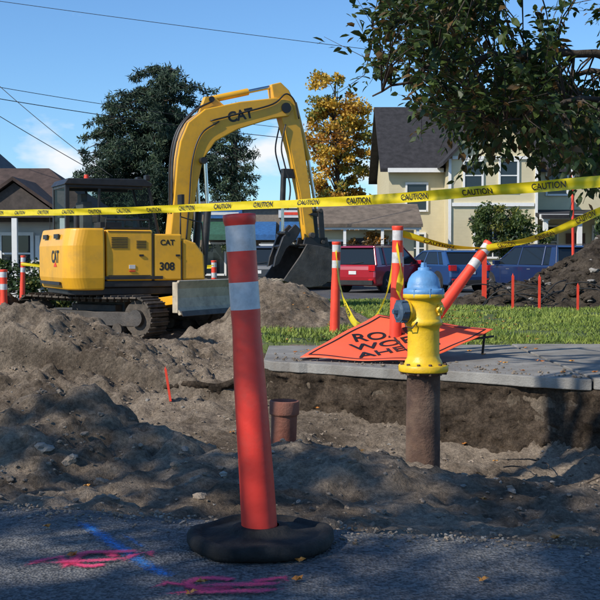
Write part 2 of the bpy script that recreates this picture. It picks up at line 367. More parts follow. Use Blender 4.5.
xa=np.concatenate([np.linspace(-60,-4,30),np.arange(-3.96,4,.03),np.linspace(4,60,30)])
edge=yroad(xa)+.05*fbm(xa,xa*0,1.5,3,2)+.045*fbm(xa,xa*0+3,9,4,4,.65)
rows=[np.full_like(xa,-40),np.full_like(xa,0),np.full_like(xa,2.6),edge-.12,edge,edge+.02]
zr=[0,0,0,0,-.008,-.09]
V=np.concatenate([np.stack([xa,r,np.full_like(xa,z)],-1) for r,z in zip(rows,zr)]); n=len(xa)
i=np.arange(len(V)).reshape(len(rows),n); Fq=np.stack([i[:-1,:-1],i[:-1,1:],i[1:,1:],i[1:,:-1]],-1).reshape(-1,4)
fast_mesh('road',V,Fq,[M['asphalt']])
b=MB(); b.add([(-70,25,-.352),(70,25,-.352),(70,46.5,-.352),(-70,46.5,-.352)],[(0,1,2,3)],M['asphalt_far']); b.obj('street')
b=MB(); b.box((0,47.3,-.29),(140,1.6,.14),M['concrete']); b.obj('far_pavement')

b=MB(); x0=-.33; k=0
while x0<9:
    x1=x0+1.25; g=.008
    m_=16; fr=[(x0+g+(x1-x0-2*g)*j/m_) for j in range(m_+1)]
    poly=[(x,float(ywall(np.array(x)))+.02+.07*float(fbm(np.array(x),np.array(.3),5,4,6,.65))) for x in fr]+[(x1-g,11.3),(x0+g,11.3)]
    zt=.018+.008*((k*7)%3-1)
    b.prism([(p[0],p[1]) for p in poly],zt-.085,zt,M['concrete'],axis='z'); x0=x1; k+=1
sw=b.obj('sidewalk',None,.008,2)

def spray(name,pts,w,m,cov=.55):
    V=[];F=[];C=[]
    for s_,path in enumerate(pts):
        path=[Vector((*p,0)) for p in path]; o=len(V)
        for i,p in enumerate(path):
            d=(path[min(i+1,len(path)-1)]-path[max(i-1,0)]).normalized(); nrm=Vector((-d.y,d.x,0))
            e=.0 if i in(0,len(path)-1) else cov
            for kx,c in((-1,0),(-.5,e*.6),(0,e),(.5,e*.6),(1,0)): V.append((*(p+nrm*w*kx).xy,.004+.0015*s_)); C.append(c)
        for i in range(len(path)-1):
            for j in range(4): F.append((o+i*5+j,o+i*5+j+1,o+(i+1)*5+j+1,o+(i+1)*5+j))
    ob=fast_mesh(name,np.array(V),np.array(F),[m])
    at=ob.data.attributes.new('cov','FLOAT','POINT'); at.data.foreach_set('value',C)
def arc(cx,cy,rx,ry,a0,a1,n=14): return [(cx+rx*math.cos(math.radians(a0+(a1-a0)*i/n)),cy+ry*math.sin(math.radians(a0+(a1-a0)*i/n))) for i in range(n+1)]
spray('pink_marking',[[(-.85,3.22),(-.80,3.31),(-.74,3.36),(-.70,3.27),(-.72,3.2)],arc(-.63,3.33,.06,.08,0,330),[(-.56,3.24),(-.52,3.36),(-.47,3.41),(-.45,3.30)],[(-.83,3.27),(-.70,3.29),(-.58,3.31),(-.46,3.35)],[(-.78,3.33),(-.66,3.39),(-.52,3.40),(-.48,3.38)]],.036,M['pink'],.5)
spray('pink_marking',[[(-.45,3.0),(-.38,3.09),(-.31,3.06),(-.33,3.0)],arc(-.25,3.08,.07,.05,20,340),[(-.16,3.0),(-.12,3.1),(-.05,3.13),(-.03,3.05)],[(-.44,2.97),(-.28,2.99),(-.1,3.0),(-.0,3.03)],[(-.40,3.04),(-.22,3.05),(-.08,3.06),(-.02,3.07)]],.038,M['pink'],.52)
spray('blue_marking',[[(-.80,3.86),(-.74,3.76),(-.66,3.62),(-.57,3.46),(-.47,3.28),(-.40,3.18),(-.34,3.08)]],.055,M['sblue'],.40)
spray('blue_marking',[[(-.64,3.72),(-.57,3.6),(-.52,3.5),(-.42,3.35)]],.035,M['sblue'],.3)

def ico():
    import bmesh
    bm=bmesh.new(); bmesh.ops.create_icosphere(bm,subdivisions=2,radius=1); V=np.array([v.co[:] for v in bm.verts]); F=np.array([[v.index for v in f.verts] for f in bm.faces]); bm.free(); return V,F
IV,IF=ico()
def scatter(name,P,S,mats,flat=.65):
    n=len(P); Vs=[];Fs=[]; mi=[]
    for i in range(n):
        v=IV.copy(); ph=rng.uniform(0,6,3); d=1+.25*np.sin(v[:,0]*2.7+ph[0])*np.cos(v[:,1]*3.1+ph[1])+.2*np.sin(v[:,2]*4+ph[2]+v[:,0]*3); v*=d[:,None]
        v*=np.array([1,rng.uniform(.6,1),flat*rng.uniform(.7,1.1)]); a=rng.uniform(0,6.28); c,s=np.cos(a),np.sin(a); v[:,:2]=v[:,:2]@np.array([[c,-s],[s,c]])
        Vs.append(v*S[i]+P[i]); Fs.append(IF+i*len(IV)); mi+= [rng.integers(len(mats))]*len(IF)
    return fast_mesh(name,np.concatenate(Vs),np.concatenate(Fs),mats,mi,False)
def inslab(px,py): return (px>-.4)&(py>ywall(px)-.12)
n=3600; px=rng.uniform(-3.6,3.2,n*3); py=3.6+ (rng.uniform(0,1,n*3)**1.4)*9
ok=(py>yroad(px)+.03)&~inslab(px,py)&(np.abs(px)<py*.33); px=px[ok][:n]; py=py[ok][:n]
S=.004+.010*rng.uniform(0,1,len(px))**4+.003*rng.uniform(0,1,len(px)); S*=(1+.05*(py-3))
scatter('loose_stones',np.stack([px,py,H(px,py)+S*.1],-1),S,[M['clod']]*15+[M['stone']])
n=240; px=rng.uniform(-3.2,2.6,n*2); py=rng.uniform(4,11.5,n*2); ok=(py>yroad(px)+.1)&~inslab(px,py)&(fbm(px,py,1.1,2,90)>.0); px=px[ok];py=py[ok]; S=.012+.03*rng.uniform(0,1,len(px))**2.5
scatter('soil_clods',np.stack([px,py,H(px,py)+S*.0],-1),S,[M['clod']])
rk=np.array([[-1.17,5.0],[-1.03,4.95],[-.55,5.2],[-.33,4.7],[.95,4.9],[1.35,7.0],[-.9,7.5],[1.6,5.6],[-1.9,9.2]])
S=np.array([.042,.025,.03,.02,.02,.035,.04,.025,.05]); scatter('rock',np.stack([rk[:,0],rk[:,1],H(rk[:,0],rk[:,1])+S*.35],-1),S,[M['stone']])
n=900; px=rng.uniform(-1.6,1.3,n); py=yroad(px)-np.abs(rng.normal(0,.11,n)); S=.002+.007*rng.uniform(0,1,n)**2
scatter('road_grit',np.stack([px,py,S*.5],-1),S,[M['clod'],M['clod'],M['stone']])
n=360; px=rng.uniform(-.25,3,n); py=ywall(px)+.06+np.abs(rng.normal(0,.35,n)); S=.004+.014*rng.uniform(0,1,n)**3
scatter('pavement_crumbs',np.stack([px,py,.02+S*.3],-1),S,[M['clod']])
n=300; px=rng.uniform(3.2,7.6,n); py=rng.uniform(18.9,21.4,n); zz=np.maximum(pile(px,py,RP[0]),pile(px,py,RP[1])); ok=zz>.08; px,py,zz=px[ok],py[ok],zz[ok]; S=.03+.09*rng.uniform(0,1,len(px))**2.5
scatter('rubble',np.stack([px,py,zz-.0],-1),S,[M['soil_dark']]*5+[M['stone']])
b=MB()
for i in range(6):
    x=random.uniform(1.4,2.5); y=float(ywall(np.array(x)))-random.uniform(.35,.7); z=float(H(x,y))+.03; p=Vector((x,y,z)); pts=[p]; d=Vector((random.uniform(-1,1),random.uniform(-.6,-.1),random.uniform(-.1,.3))).normalized()
    for k in range(6): d=(d+Vector((random.uniform(-.3,.3),random.uniform(-.3,.3),random.uniform(-.2,.15)))).normalized(); p=p+d*.06; pts.append(p)
    b.tube(pts,[.006*(1-k/8) for k in range(7)],M['bark'],5)
b.obj('exposed_roots')
b=MB()
for i in range(14):
    x=random.uniform(3.4,4.9); y=random.uniform(19.2,19.9); p=Vector((x,y,.25+random.uniform(0,.25))); pts=[p]; d=Vector((random.uniform(-1,1),random.uniform(-.3,.3),random.uniform(-.1,.2))).normalized()
    for k in range(6): d=(d+Vector((random.uniform(-.3,.3),random.uniform(-.2,.2),random.uniform(-.3,.1)))).normalized(); p=p+d*.13; p.z=max(p.z,.05); pts.append(p)
    b.tube(pts,.012,M['wire'],5)
b.obj('brush_pile')

n=90000; gx=rng.uniform(-1.6,9,n); gy=11.3+(rng.uniform(0,1,n)**1.3)*12.5
ok=(gx>-.35-.10*(gy-11)+.25*fbm(gx,gy,1.8,4,9)+.05)&(np.abs(gx)<gy*.36)&(fbm(gx,gy,1.4,3,44)>-.34); gx=gx[ok];gy=gy[ok]; n=len(gx); gz=Hbase(gx,gy)-.005
a=rng.uniform(0,6.28,n); hgt=rng.uniform(.02,.07,n)*(1+.6*fbm(gx,gy,.9,2,3)); w=rng.uniform(.006,.012,n)*(gy/13)
dx=np.cos(a)*w; dy=np.sin(a)*w; lx=rng.normal(0,.03,n); ly=rng.normal(0,.03,n)
V=np.stack([np.stack([gx-dx,gy-dy,gz],-1),np.stack([gx+dx,gy+dy,gz],-1),np.stack([gx+lx,gy+ly,gz+hgt],-1)],1).reshape(-1,3)
fast_mesh('grass',V,np.arange(3*n).reshape(-1,3),[M['grass']])

# ------------------------------------------------------------------ leaves / trees
def leaf_arrays(C,size,droop=.0,aspect=.5,jit=.35):
    n=len(C); d=rng.normal(size=(n,3)); d[:,2]-=droop; d/=np.linalg.norm(d,axis=1)[:,None]
    u=rng.normal(size=(n,3)); s=np.cross(d,u); s/=np.linalg.norm(s,axis=1)[:,None]; L=(size*(1+rng.uniform(-jit,jit,n)))[:,None]
    nn=np.cross(d,s)
    V=np.stack([C,C+d*L*.45+s*L*aspect*.5+nn*L*.06,C+d*L,C+d*L*.45-s*L*aspect*.5+nn*L*.06],1).reshape(-1,3)
    return V,np.arange(4*n).reshape(-1,4)
def foliage(name,clumps,per,size,mats,weights,parent,droop=.2,aspect=.55,flat=.7):
    k=len(clumps); C=np.repeat(clumps[:,:3],per,0); R=np.repeat(clumps[:,3],per)
    d=rng.normal(size=(k*per,3)); d/=np.linalg.norm(d,axis=1)[:,None]; P=C+d*(R*rng.uniform(0,1,k*per)**.45)[:,None]*np.array([1,1,flat])
    V,F=leaf_arrays(P,np.full(k*per,size),droop,aspect)
    cm=rng.choice(len(mats),k,p=weights); mi=np.repeat(cm,per); fl=rng.uniform(size=k*per)<.2; mi[fl]=rng.choice(len(mats),fl.sum(),p=weights)
    o=fast_mesh(name,V,F,mats,mi); o.parent=parent; return o
def crown_clumps(blobs,n,rc):
    out=[]
    vol=np.array([b[3]*b[4]*b[5] for b in blobs]); pr=vol/vol.sum()
    for i in range(n):
        bl=blobs[rng.choice(len(blobs),p=pr)]
        d=rng.normal(size=3); d/=np.linalg.norm(d); r=rng.uniform(.25,1)**.4
        out.append([bl[0]+d[0]*bl[3]*r,bl[1]+d[1]*bl[4]*r,bl[2]+d[2]*bl[5]*r,rc*rng.uniform(.5,1.35)])
    return np.array(out)
def tree(name,base,blobs,n,rc,per,size,mats,weights,trunk_r=.2,droop=.2,aspect=.55,top=None,flat=.7):
    e=empty(name,(0,0,0)); cl=crown_clumps(blobs,n,rc)
    zt=max(b_[2]+b_[5]*.6 for b_ in blobs) if top is None else top; cxm=np.mean([b_[0] for b_ in blobs])
    b=MB(); bx,by,bz=base; pts=[];rs=[]
    for i in range(9):
        t=i/8; pts.append((bx+(cxm-bx)*t+.15*trunk_r*5*math.sin(t*5),by+.1*math.sin(t*4),bz+(zt-bz)*t)); rs.append(trunk_r*(1-.85*t)+.01)
    b.tube(pts,rs,M['bark'],10)
    for c in cl[::max(1,len(cl)//60)]:
        t=min(.9,max(.25,(c[2]-bz)/(zt-bz)-.12)); p0=Vector((bx+(cxm-bx)*t,by,bz+(zt-bz)*t)); p1=Vector(c[:3]); mid=(p0+p1)/2+Vector((0,0,.1*(p1-p0).length))
        r=trunk_r*.35*(1-.7*t); b.tube([p0,mid,p1],[r,r*.6,r*.15],M['bark'],5)
    b.obj('trunk',e); foliage('foliage',cl,per,size,mats,weights,e,droop,aspect,flat); return e

PN=[M['pn1'],M['pn2']]
def conifer(name,x,y,z0,zt,rad,nt,per,size,lean=0,shape=None):
    e=empty(name); b=MB(); b.tube([(x,y,z0),(x+lean*.5,y,(z0+zt)/2),(x+lean,y,zt)],[.32,.2,.04],M['bark'],10)
    cl=[]
    for i in range(nt):
        t=i/(nt-1); z=z0+2.2+(zt-z0-2.2)*t; R=rad*(shape(t) if shape else (1-t)**.7)
        k=max(4,int(R*5)); 
        for j in range(k):
            a=rng.uniform(0,6.28); L=R*rng.uniform(.55,1.12); p0=Vector((x+lean*t,y,z)); tip=p0+Vector((math.cos(a)*L,math.sin(a)*L,rng.uniform(-.35,.30)-.08*L)); midp=p0.lerp(tip,.5)+Vector((0,0,.12*L))
            b.tube([p0,midp,tip],[.06,.04,.012],M['bark'],4)
            for s_ in np.linspace(.35,1,max(2,int(L*1.6))): q=p0.lerp(tip,s_)+Vector((0,0,.12*L*4*s_*(1-s_))); cl.append([q.x+rng.normal(0,.1),q.y+rng.normal(0,.1),q.z,.38*(1.15-.45*s_)*rng.uniform(.7,1.3)])
    b.obj('trunk',e); foliage('foliage',np.array(cl),per,size,PN,[.7,.3],e,.45,.22,.6)
conifer('evergreen_tree',-8.2,60,-.4,10.9,4.1,18,58,.28,.9,lambda t: (.75+.5*t if t<.5 else 1.0*max(0,1-(t-.5)/.58)**.45))
conifer('evergreen_tree',-10.6,61,-.4,9.0,2.3,12,58,.28,.2,lambda t: (.9 if t<.55 else .95*max(0,1-(t-.55)/.5)**.5))
conifer('evergreen_tree',-3.7,58,-.4,8.6,1.7,14,58,.26,.4,lambda t: .95*(1-t)**.4+.12)
YL=[M['yl1'],M['yl2'],M['yl3']]
tree('maple_tree',(1.9,62,-.4),[(1.9,62,7.6,1.7,1.6,2.2),(1.5,62,10.0,1.0,1,1.3),(3.3,62,6.6,1.2,1.2,1.7),(.8,62,5.2,1.0,1,1.4),(2.4,62,4.4,1.7,1.5,1.2),(2.9,62,9.0,.9,.9,1.0)],160,.48,95,.18,YL,[.56,.29,.15],.22,.3,.7)
GR=[M['lf1'],M['lf2'],M['yl3']]
tree('garden_tree',(8.6,45.5,-.35),[(8.3,45.5,2.1,1.4,1.1,1.1),(9.2,45.5,1.5,1.0,1,.9)],70,.35,110,.15,GR,[.3,.5,.2],.08,.2)
tree('garden_shrub',(2.9,47.6,-.35),[(2.9,47.2,1.1,.9,.4,.8)],30,.3,90,.13,[M['lf3'],M['yl2']],[.7,.3],.05)
tree('garden_shrub',(14.2,46,-.35),[(13.6,46,1.6,1.6,1,1.6)],60,.4,90,.16,GR,[.4,.45,.15],.06)
tree('hedge',(-8.0,27.4,-.35),[(-8.3,27.4,.3,1.4,.7,.7),(-6.2,27.6,.2,1.1,.6,.6)],60,.35,100,.12,GR,[.5,.4,.1],.05)
cl=[]
for i in range(420):
    x=rng.uniform(-60,60); cl.append([x,rng.uniform(85,100),rng.uniform(-.5,2.6+1.6*math.sin(x*.3)+1.0*math.sin(x*.9+1)),1.3])
foliage('distant_trees',np.array(cl),50,.7,[M['pn1'],M['pn2'],M['yl2']],[.4,.48,.12],None)

def street_tree(name,base,twigs,limbs,leafsize=.095,weights=(.55,.33,.12)):
    e=empty(name); b=MB(); LP=[]
    bx,by,bz=base
    b.tube([(bx,by,bz),(bx-.05,by,1),(bx+.05,by,2.1)],[.2,.15,.14],M['bark'],12)
    for l in limbs:
        pts=[Vector(p) for p in l]; fine=[]
        for i in range(len(pts)-1):
            for k in range(6): t=k/6; fine.append(pts[i].lerp(pts[i+1],t)+Vector((random.uniform(-.03,.03),random.uniform(-.03,.03),random.uniform(-.03,.03))))
        fine.append(pts[-1]); rs=[.06*(1-i/len(fine))**1.2+.006 for i in range(len(fine))]; b.tube(fine,rs,M['bark'],7); LP+=fine[4:]
    LPa=np.array([p[:] for p in LP]); C=[];D=[]
    for tw in twigs:
        t=Vector(tw); d2=((LPa-np.array(tw))**2).sum(1); j=int(np.argmin(d2)); p0=LP[j]
        dist=(t-p0).length
        if dist>1.6: continue
        mid=p0.lerp(t,.5)+Vector((0,0,.12*dist)); dirv=(t-p0).normalized() if dist>.05 else Vector((1,0,0))
        dirv=(dirv+Vector((random.uniform(-.6,.6),random.uniform(-.5,.5),random.uniform(-.4,.25)))).normalized(); L=random.uniform(.25,.5)
        end=t+dirv*L+Vector((0,0,-.05)); 
        b.tube([p0,mid,t,end],[.010,.007,.004,.002],M['bark'],4)
        m_=random.randint(15,24)
        for k in range(m_):
            s_=k/m_*1.5; q=mid.lerp(t,s_/.5) if s_<.5 else t.lerp(end,s_-.5)
            q=q+Vector((random.uniform(-.05,.05),random.uniform(-.05,.05),random.uniform(-.05,.03)))
            C.append(q[:]); D.append((dirv*.8+Vector((random.uniform(-1.2,1.2),random.uniform(-1.2,1.2),random.uniform(-1.0,.4)))).normalized()[:])
    b.obj('branches',e)
    C=np.array(C);D=np.array(D);n=len(C); up=np.array([0,0,1.])+rng.normal(0,.5,(n,3)); s=np.cross(D,up); s/=np.linalg.norm(s,axis=1)[:,None]; nn=np.cross(s,D)
    L=(leafsize*rng.uniform(.6,1.3,n))[:,None]
    V=np.stack([C,C+D*L*.35+s*L*.26+nn*L*.05,C+D*L*.72+s*L*.19+nn*L*.02,C+D*L-nn*L*.1,C+D*L*.72-s*L*.19+nn*L*.02,C+D*L*.35-s*L*.26+nn*L*.05],1).reshape(-1,3)
    o=fast_mesh('foliage',V,np.arange(6*n).reshape(-1,6),[M['lf1'],M['lf2'],M['lf3']],rng.choice(3,n,p=weights)); o.parent=e
    return e
tw=[]
def zlow(x): return np.interp(x,[.3,.55,.9,1.3,1.7,2.2,2.7,4,6],[2.42,2.25,2.42,2.05,1.86,1.82,1.66,1.8,2.2])
while len(tw)<940:
    y=rng.uniform(8.6,12.2); k=y/10; x=rng.uniform(.5,3.3); z=rng.uniform(1.6,4.2)
    if z<zlow(x)+.12: continue
    pd=np.clip((x-.35)/1.3,.12,1)*np.clip(.45+.9*(z-zlow(x)),.3,1)
    if fbm(np.array(x*1.0),np.array(z+20.),1.5,2,77)<-.25+.12*(x<1.2): continue
    if rng.uniform()<pd*.9: tw.append((x*k,y,.93+(z-.93)*k))
for i in range(300): tw.append((rng.uniform(2.9,7.8),rng.uniform(8,14),rng.uniform(2.1,6.2)))
for i in range(80): tw.append((rng.uniform(.6,3),rng.uniform(9,13),rng.uniform(4.2,5.8)))
T0=(5.0,10.8,2.1)
limbs=[[T0,(3.6,10.2,2.7),(2.2,9.8,2.75),(1.2,9.6,2.6),(.62,9.5,2.3)],[T0,(3.8,10.6,3.2),(2.4,10.4,3.5),(1.3,10.2,3.2),(.65,10,3.0)],
 [T0,(3.9,9.8,2.5),(3,9.4,2.35),(2.2,9.1,2.2),(1.6,9,2.0)],[T0,(4,11.2,2.9),(2.8,11.5,2.8),(1.9,11.6,2.5)],
 [T0,(4.4,11,3.8),(3.2,11,4.4),(1.8,10.8,4.5),(.9,10.5,4.0)],[T0,(5.4,10.8,3.6),(5.8,10.6,4.8),(5.6,10.5,5.8)],
 [T0,(6,11.2,3.4),(7,11.8,4.0)],[T0,(4.6,12,3.4),(4.2,13,3.8)],[T0,(5.2,9.8,3.4),(5,8.8,3.8)],[T0,(3.4,9.6,3.4),(2.4,9.0,3.6),(1.6,8.8,3.3)]]
street_tree('unseen_shade_tree',(5.0,10.8,0),tw,limbs)
def unseen_shade_tree(cx,cy,cz,rx,ry,rz,n,bx,by,ls):  # unseen trees, added out of frame for the dappled shade they cast
    tw=[]
    for i in range(n):
        d=rng.normal(size=3); d/=np.linalg.norm(d); r=rng.uniform(.2,1)**.5; tw.append((cx+d[0]*r*rx,cy+d[1]*r*ry,cz+d[2]*r*rz))
    B0=(bx,by,2.1); limbs=[[B0,((bx+cx)/2,(by+cy)/2,cz-1.7),(cx+rx*.5*math.cos(a_),cy+ry*.5*math.sin(a_),cz-.4),(cx+rx*.9*math.cos(a_),cy+ry*.9*math.sin(a_),cz+.2)] for a_ in np.linspace(0,5.6,8)]+[[B0,((bx+cx)/2,(by+cy)/2,cz-1),(cx,cy,cz+.8)]]
    street_tree('unseen_shade_tree',(bx,by,0),tw,limbs,ls)
unseen_shade_tree(-5.8,-1.0,5.2,2.9,2.9,1.6,430,-6.4,-1.2,.13)
unseen_shade_tree(-2.9,4.2,6.1,1.4,1.5,.9,100,-4.4,3.6,.13)  # crown added above the frame to dapple the right of the sidewalk

# ------------------------------------------------------------------ delineators
def delineator(name,loc,h=1.05,lean=(0,0),base=True,s=1,seg=32,mm='orange'):
    e=empty(name,loc); b=MB(); o=M[mm]; w=M['band']
    prof=[(.060*s,0,o),(.058*s,.02,o),(.0555*s,.2*h,o),(.051*s,.5*h,o),(.0455*s,.66*h,o),(.0475*s,.705*h,o),(.0475*s,.715*h,w),(.0475*s,.795*h,w),(.0475*s,.797*h,o),(.047*s,.885*h,o),(.0475*s,.89*h,w),(.0475*s,.965*h,w),(.0475*s,.967*h,o),(.051*s,.975*h,o),(.053*s,.992*h,o),(.052*s,h,o),(.04*s,1.002*h,o),(.038*s,.96*h,o)]
    b.lathe(prof,o,seg,wob=.014)
    p=b.obj('post',e); p.rotation_euler=(lean[0],lean[1],0)
    if base:
        b=MB(); n=64; pr=[(.0,.0),(.215,.0),(.229,.006),(.235,.018),(.234,.034),(.225,.045),(.208,.049),(.196,.045),(.188,.037),(.175,.038),(.12,.043),(.100,.048),(.088,.060),(.075,.064),(.060,.064)]
        b.lathe([(a*s,z,M['rubber']) for a,z in pr],M['rubber'],n,wob=.007)
        o2=b.obj('base',e)
        for v in o2.data.vertices:
            r=math.hypot(v.co.x,v.co.y); t=math.atan2(v.co.y,v.co.x)
            if r>.15: k=(r-.15)/.085; v.co.z+=k*(.004*math.sin(4*t+1)+.003*math.sin(7*t))*(1 if v.co.z>.003 else 0); f=1+.012*math.sin(2*t+.6)*k; v.co.x*=f; v.co.y*=f
    return e
delineator('delineator_post',(-.127,3.50,.004),1.06,(0,math.radians(-3.6)),seg=40)
def g(x,y): return float(H(np.array(x),np.array(y)))
delineator('delineator_post',(.41,13.0,g(.41,13)),1.08,(0,.02),False,1.05,mm='orange_old')
delineator('delineator_post',(.86,9.95,.03),1.17,(.0,.02),False,1.0,mm='orange_old')
delineator('delineator_post',(.94,10.3,.03),1.12,(.0,-.02),False,1.0,mm='orange_old')
e=delineator('delineator_post',(1.12,9.75,.28),1.0,(0,0),False,1.0,mm='orange_old'); e.rotation_euler=(math.radians(-14),math.radians(38),0)
delineator('delineator_post',(-4.42,16.4,g(-4.42,16.4)-.02),1.05,(0,0),False,1.1,mm='orange_old')
delineator('delineator_post',(-1.72,22.0,-.36),1.2,(0,0),False,1.1,mm='orange_old')
delineator('delineator_post',(-6.2,24.5,-.36),1.3,(0,.03),False,1.1,mm='orange_old')
def stake(loc,h,r=.018,m=None,name='survey_stake',lean=0):
    b=MB(); x,y,z=loc; b.box((x,y,z+h/2),(r*2,r*1.2,h),m or M['redpaint'],Matrix.Rotation(lean,3,'Y')); 
    tip=Vector((x,y,z+h/2))+Matrix.Rotation(lean,3,'Y')@Vector((0,0,h/2)); b.cyl(tip,tip+Vector((0,0,r*2)),r*.7,.002,m or M['redpaint'],6); b.obj(name,None)
stake((-1.12,9.3,g(-1.12,9.3)),.28,.010,lean=-.15)
stake((3.35,20,.0),.95,.04); stake((3.6,18.6,0),.60,.02); stake((4.05,18.6,0),.58,.02); stake((-.07,20,-.1),.5,.03); stake((4.6,18.2,0),.45,.018)
b=MB(); b.cyl((5.95,23.9,-.4),(5.88,23.9,4.0),.035,.03,M['redpaint'],10); b.cyl((5.88,23.9,4.0),(5.88,23.9,4.05),.045,.03,M['band'],10); b.cyl((5.91,23.9,2.6),(5.90,23.9,2.9),.037,.037,M['band'],10); b.obj('marker_pole')
b=MB(); b.box((-5.6,16.3,.55),(.06,.05,2.2),M['wood']); b.obj('wood_stake')
b=MB(); b.box((2.98,5.68,.7),(.05,.05,1.6),M['wood']); b.obj('wood_stake')

# ------------------------------------------------------------------ caution tape
def catrom(pts,n):
    P=[Vector(p) for p in pts]; P=[P[0]*2-P[1]]+P+[P[-1]*2-P[-2]]; out=[]
    for i in range(1,len(P)-2):
        for k in range(n):
            t=k/n; a,b_,c,d=P[i-1],P[i],P[i+1],P[i+2]
            out.append(.5*((2*b_)+(c-a)*t+(2*a-5*b_+4*c-d)*t*t+(3*b_-a-3*c+d)*t**3))
    out.append(P[-2]); return out
TG=text_geo('CAUTION',.060,1.05,.0012)
def tape(name,pts,width=.076,twist=None,text=True,step=.62,face=1):
    c=catrom(pts,40); L=[0]
    for i in range(1,len(c)): L.append(L[-1]+(c[i]-c[i-1]).length)
    tw=twist or (lambda s:.30*math.sin(s*1.3)+.14*math.sin(s*4.1))
    Ls=np.array(L)
    def frame(s):
        s=min(max(s,0),L[-1]); j=int(np.clip(np.searchsorted(Ls,s)-1,0,len(c)-2)); t=(s-L[j])/max(1e-6,L[j+1]-L[j]); p=c[j].lerp(c[j+1],t); d=(c[j+1]-c[j]).normalized()
        up=Vector((0,0,1)); up=(up-d*up.dot(d)).normalized(); sd=d.cross(up); a=tw(s); v=up*math.cos(a)+sd*math.sin(a); nrm=d.cross(v); return p,d,v,nrm
    b=MB(); N_=int(L[-1]/.04)+2; vs=[]
    for i in range(N_):
        p,d,v,nr=frame(L[-1]*i/(N_-1))
        for k in(-.5,-.25,0,.25,.5): vs.append(p+v*width*k+nr*(.007*math.cos(k*6+i*.23)))
    b.add(vs,[(i*5+k,i*5+k+1,(i+1)*5+k+1,(i+1)*5+k) for i in range(N_-1) for k in range(4)],M['tape'],True)
    e=empty(name); b.obj('ribbon',e)
    if text:
        b=MB(); s=.35
        while s<L[-1]-.2:
            vv=[]
            for q in TG[0]:
                p,d,v,nr=frame(s+q.x); vv.append(p+v*q.y+nr*(.010*face))
            b.add(vv,TG[1],M['black']); s+=step
        b.obj('lettering',e)
tape('caution_tape',[(-5.6,16.25,1.56),(-3.8,14.0,1.475),(-1.9,11.7,1.41),(-.6,10.05,1.385),(.55,8.65,1.37),(1.25,7.8,1.385),(1.92,7.0,1.405),(2.98,5.72,1.45)])
tape('caution_tape',[(.92,10.0,1.13),(1.3,9.95,1.03),(1.68,9.95,1.0)],.07,lambda s:.5+1.2*s)
tape('caution_tape',[(1.68,9.9,1.0),(2.0,9.0,1.1),(2.25,8.2,1.27),(2.98,5.7,1.75)],.06,lambda s:.3+.6*math.sin(s*2))
tape('caution_tape',[(.42,12.95,.98),(.47,12.6,.55),(.58,12,.22),(.72,11.2,.24),(.82,10.5,.55),(.86,10.0,.95)],.07,lambda s:.5*math.sin(s*4))
tape('caution_tape',[(.86,9.93,1.05),(.9,9.8,.8),(.88,9.75,.6),(.95,9.7,.45)],.06,lambda s:2*s,False)
tape('caution_tape',[(-6.2,24.45,.75),(-4.0,23.4,.62),(-1.72,21.95,.72)],.07,None,False)

# ------------------------------------------------------------------ fallen roll-up sign
e=empty('construction_sign')
A,B,C,D=[Vector(p) for p in((.0,9.62,.04),(1.0,9.2,.04),(1.74,9.85,.27),(.74,10.42,.38))]
def bil(u,v):
    p=A*(1-u)*(1-v)+B*u*(1-v)+C*u*v+D*(1-u)*v
    return p+Vector((0,0,-.03*math.sin(math.pi*u)*math.sin(math.pi*v)+.008*math.sin(u*9+v*4)+.003*math.sin(v*14-u*6)))
n=30; b=MB(); vs=[bil(i/n,j/n) for j in range(n+1) for i in range(n+1)]
b.add(vs,[(j*(n+1)+i,j*(n+1)+i+1,(j+1)*(n+1)+i+1,(j+1)*(n+1)+i) for j in range(n) for i in range(n)],M['sign'],True)
o=b.obj('panel',e); o.modifiers.new('s','SOLIDIFY').thickness=.003
b=MB()
def band(u0,v0,u1,v1,off=.008):
    vs=[];k=20
    for i in range(k+1):
        t=i/k
        for (du,dv) in((0,0),(1,1)):
            uu=u0+(u1-u0)*t; vv=v0+(v1-v0)*t
            if u0==u1: uu+=.014*du*(1 if u0<.5 else -1)
            else: vv+=.014*dv*(1 if v0<.5 else -1)
            vs.append(bil(uu,vv)+Vector((0,0,off)))
    b.add(vs,[(2*i,2*i+1,2*i+3,2*i+2) for i in range(k)],M['black'])
for a_ in((.04,.04,.96,.04),(.04,.96,.96,.96),(.04,.04,.04,.96),(.96,.04,.96,.96)): band(*a_)
for body,size,off in(('ROAD',.25,.27),('WORK',.27,.02),('AHEAD',.25,-.25)):
    tv,tf=text_geo(body,size,1.0,.004)
    vv=[]
    for q in tv:
        X_,Y_=q.x*.85-.04,q.y+off
        u,v=.5+(X_-Y_)*.60,.5+(X_+Y_)*.60
        vv.append(bil(min(max(u,.05),.95),min(max(v,.05),.95))+Vector((0,-.002,.010)))
    b.add(vv,tf,M['black'])
b.obj('lettering',e)
b=MB(); b.cyl(A+Vector((0,0,-.02)),C+Vector((0,0,-.06)),.010,.010,M['catb'],8); b.cyl(B+Vector((0,0,-.02)),D+Vector((0,0,-.06)),.010,.010,M['catb'],8)
b.cyl((.74,10.40,.37),(.80,10.6,.03),.014,.014,M['steel'],8); b.cyl((1.66,9.87,.23),(1.68,10.1,.03),.012,.012,M['steel'],8); b.obj('frame',e)

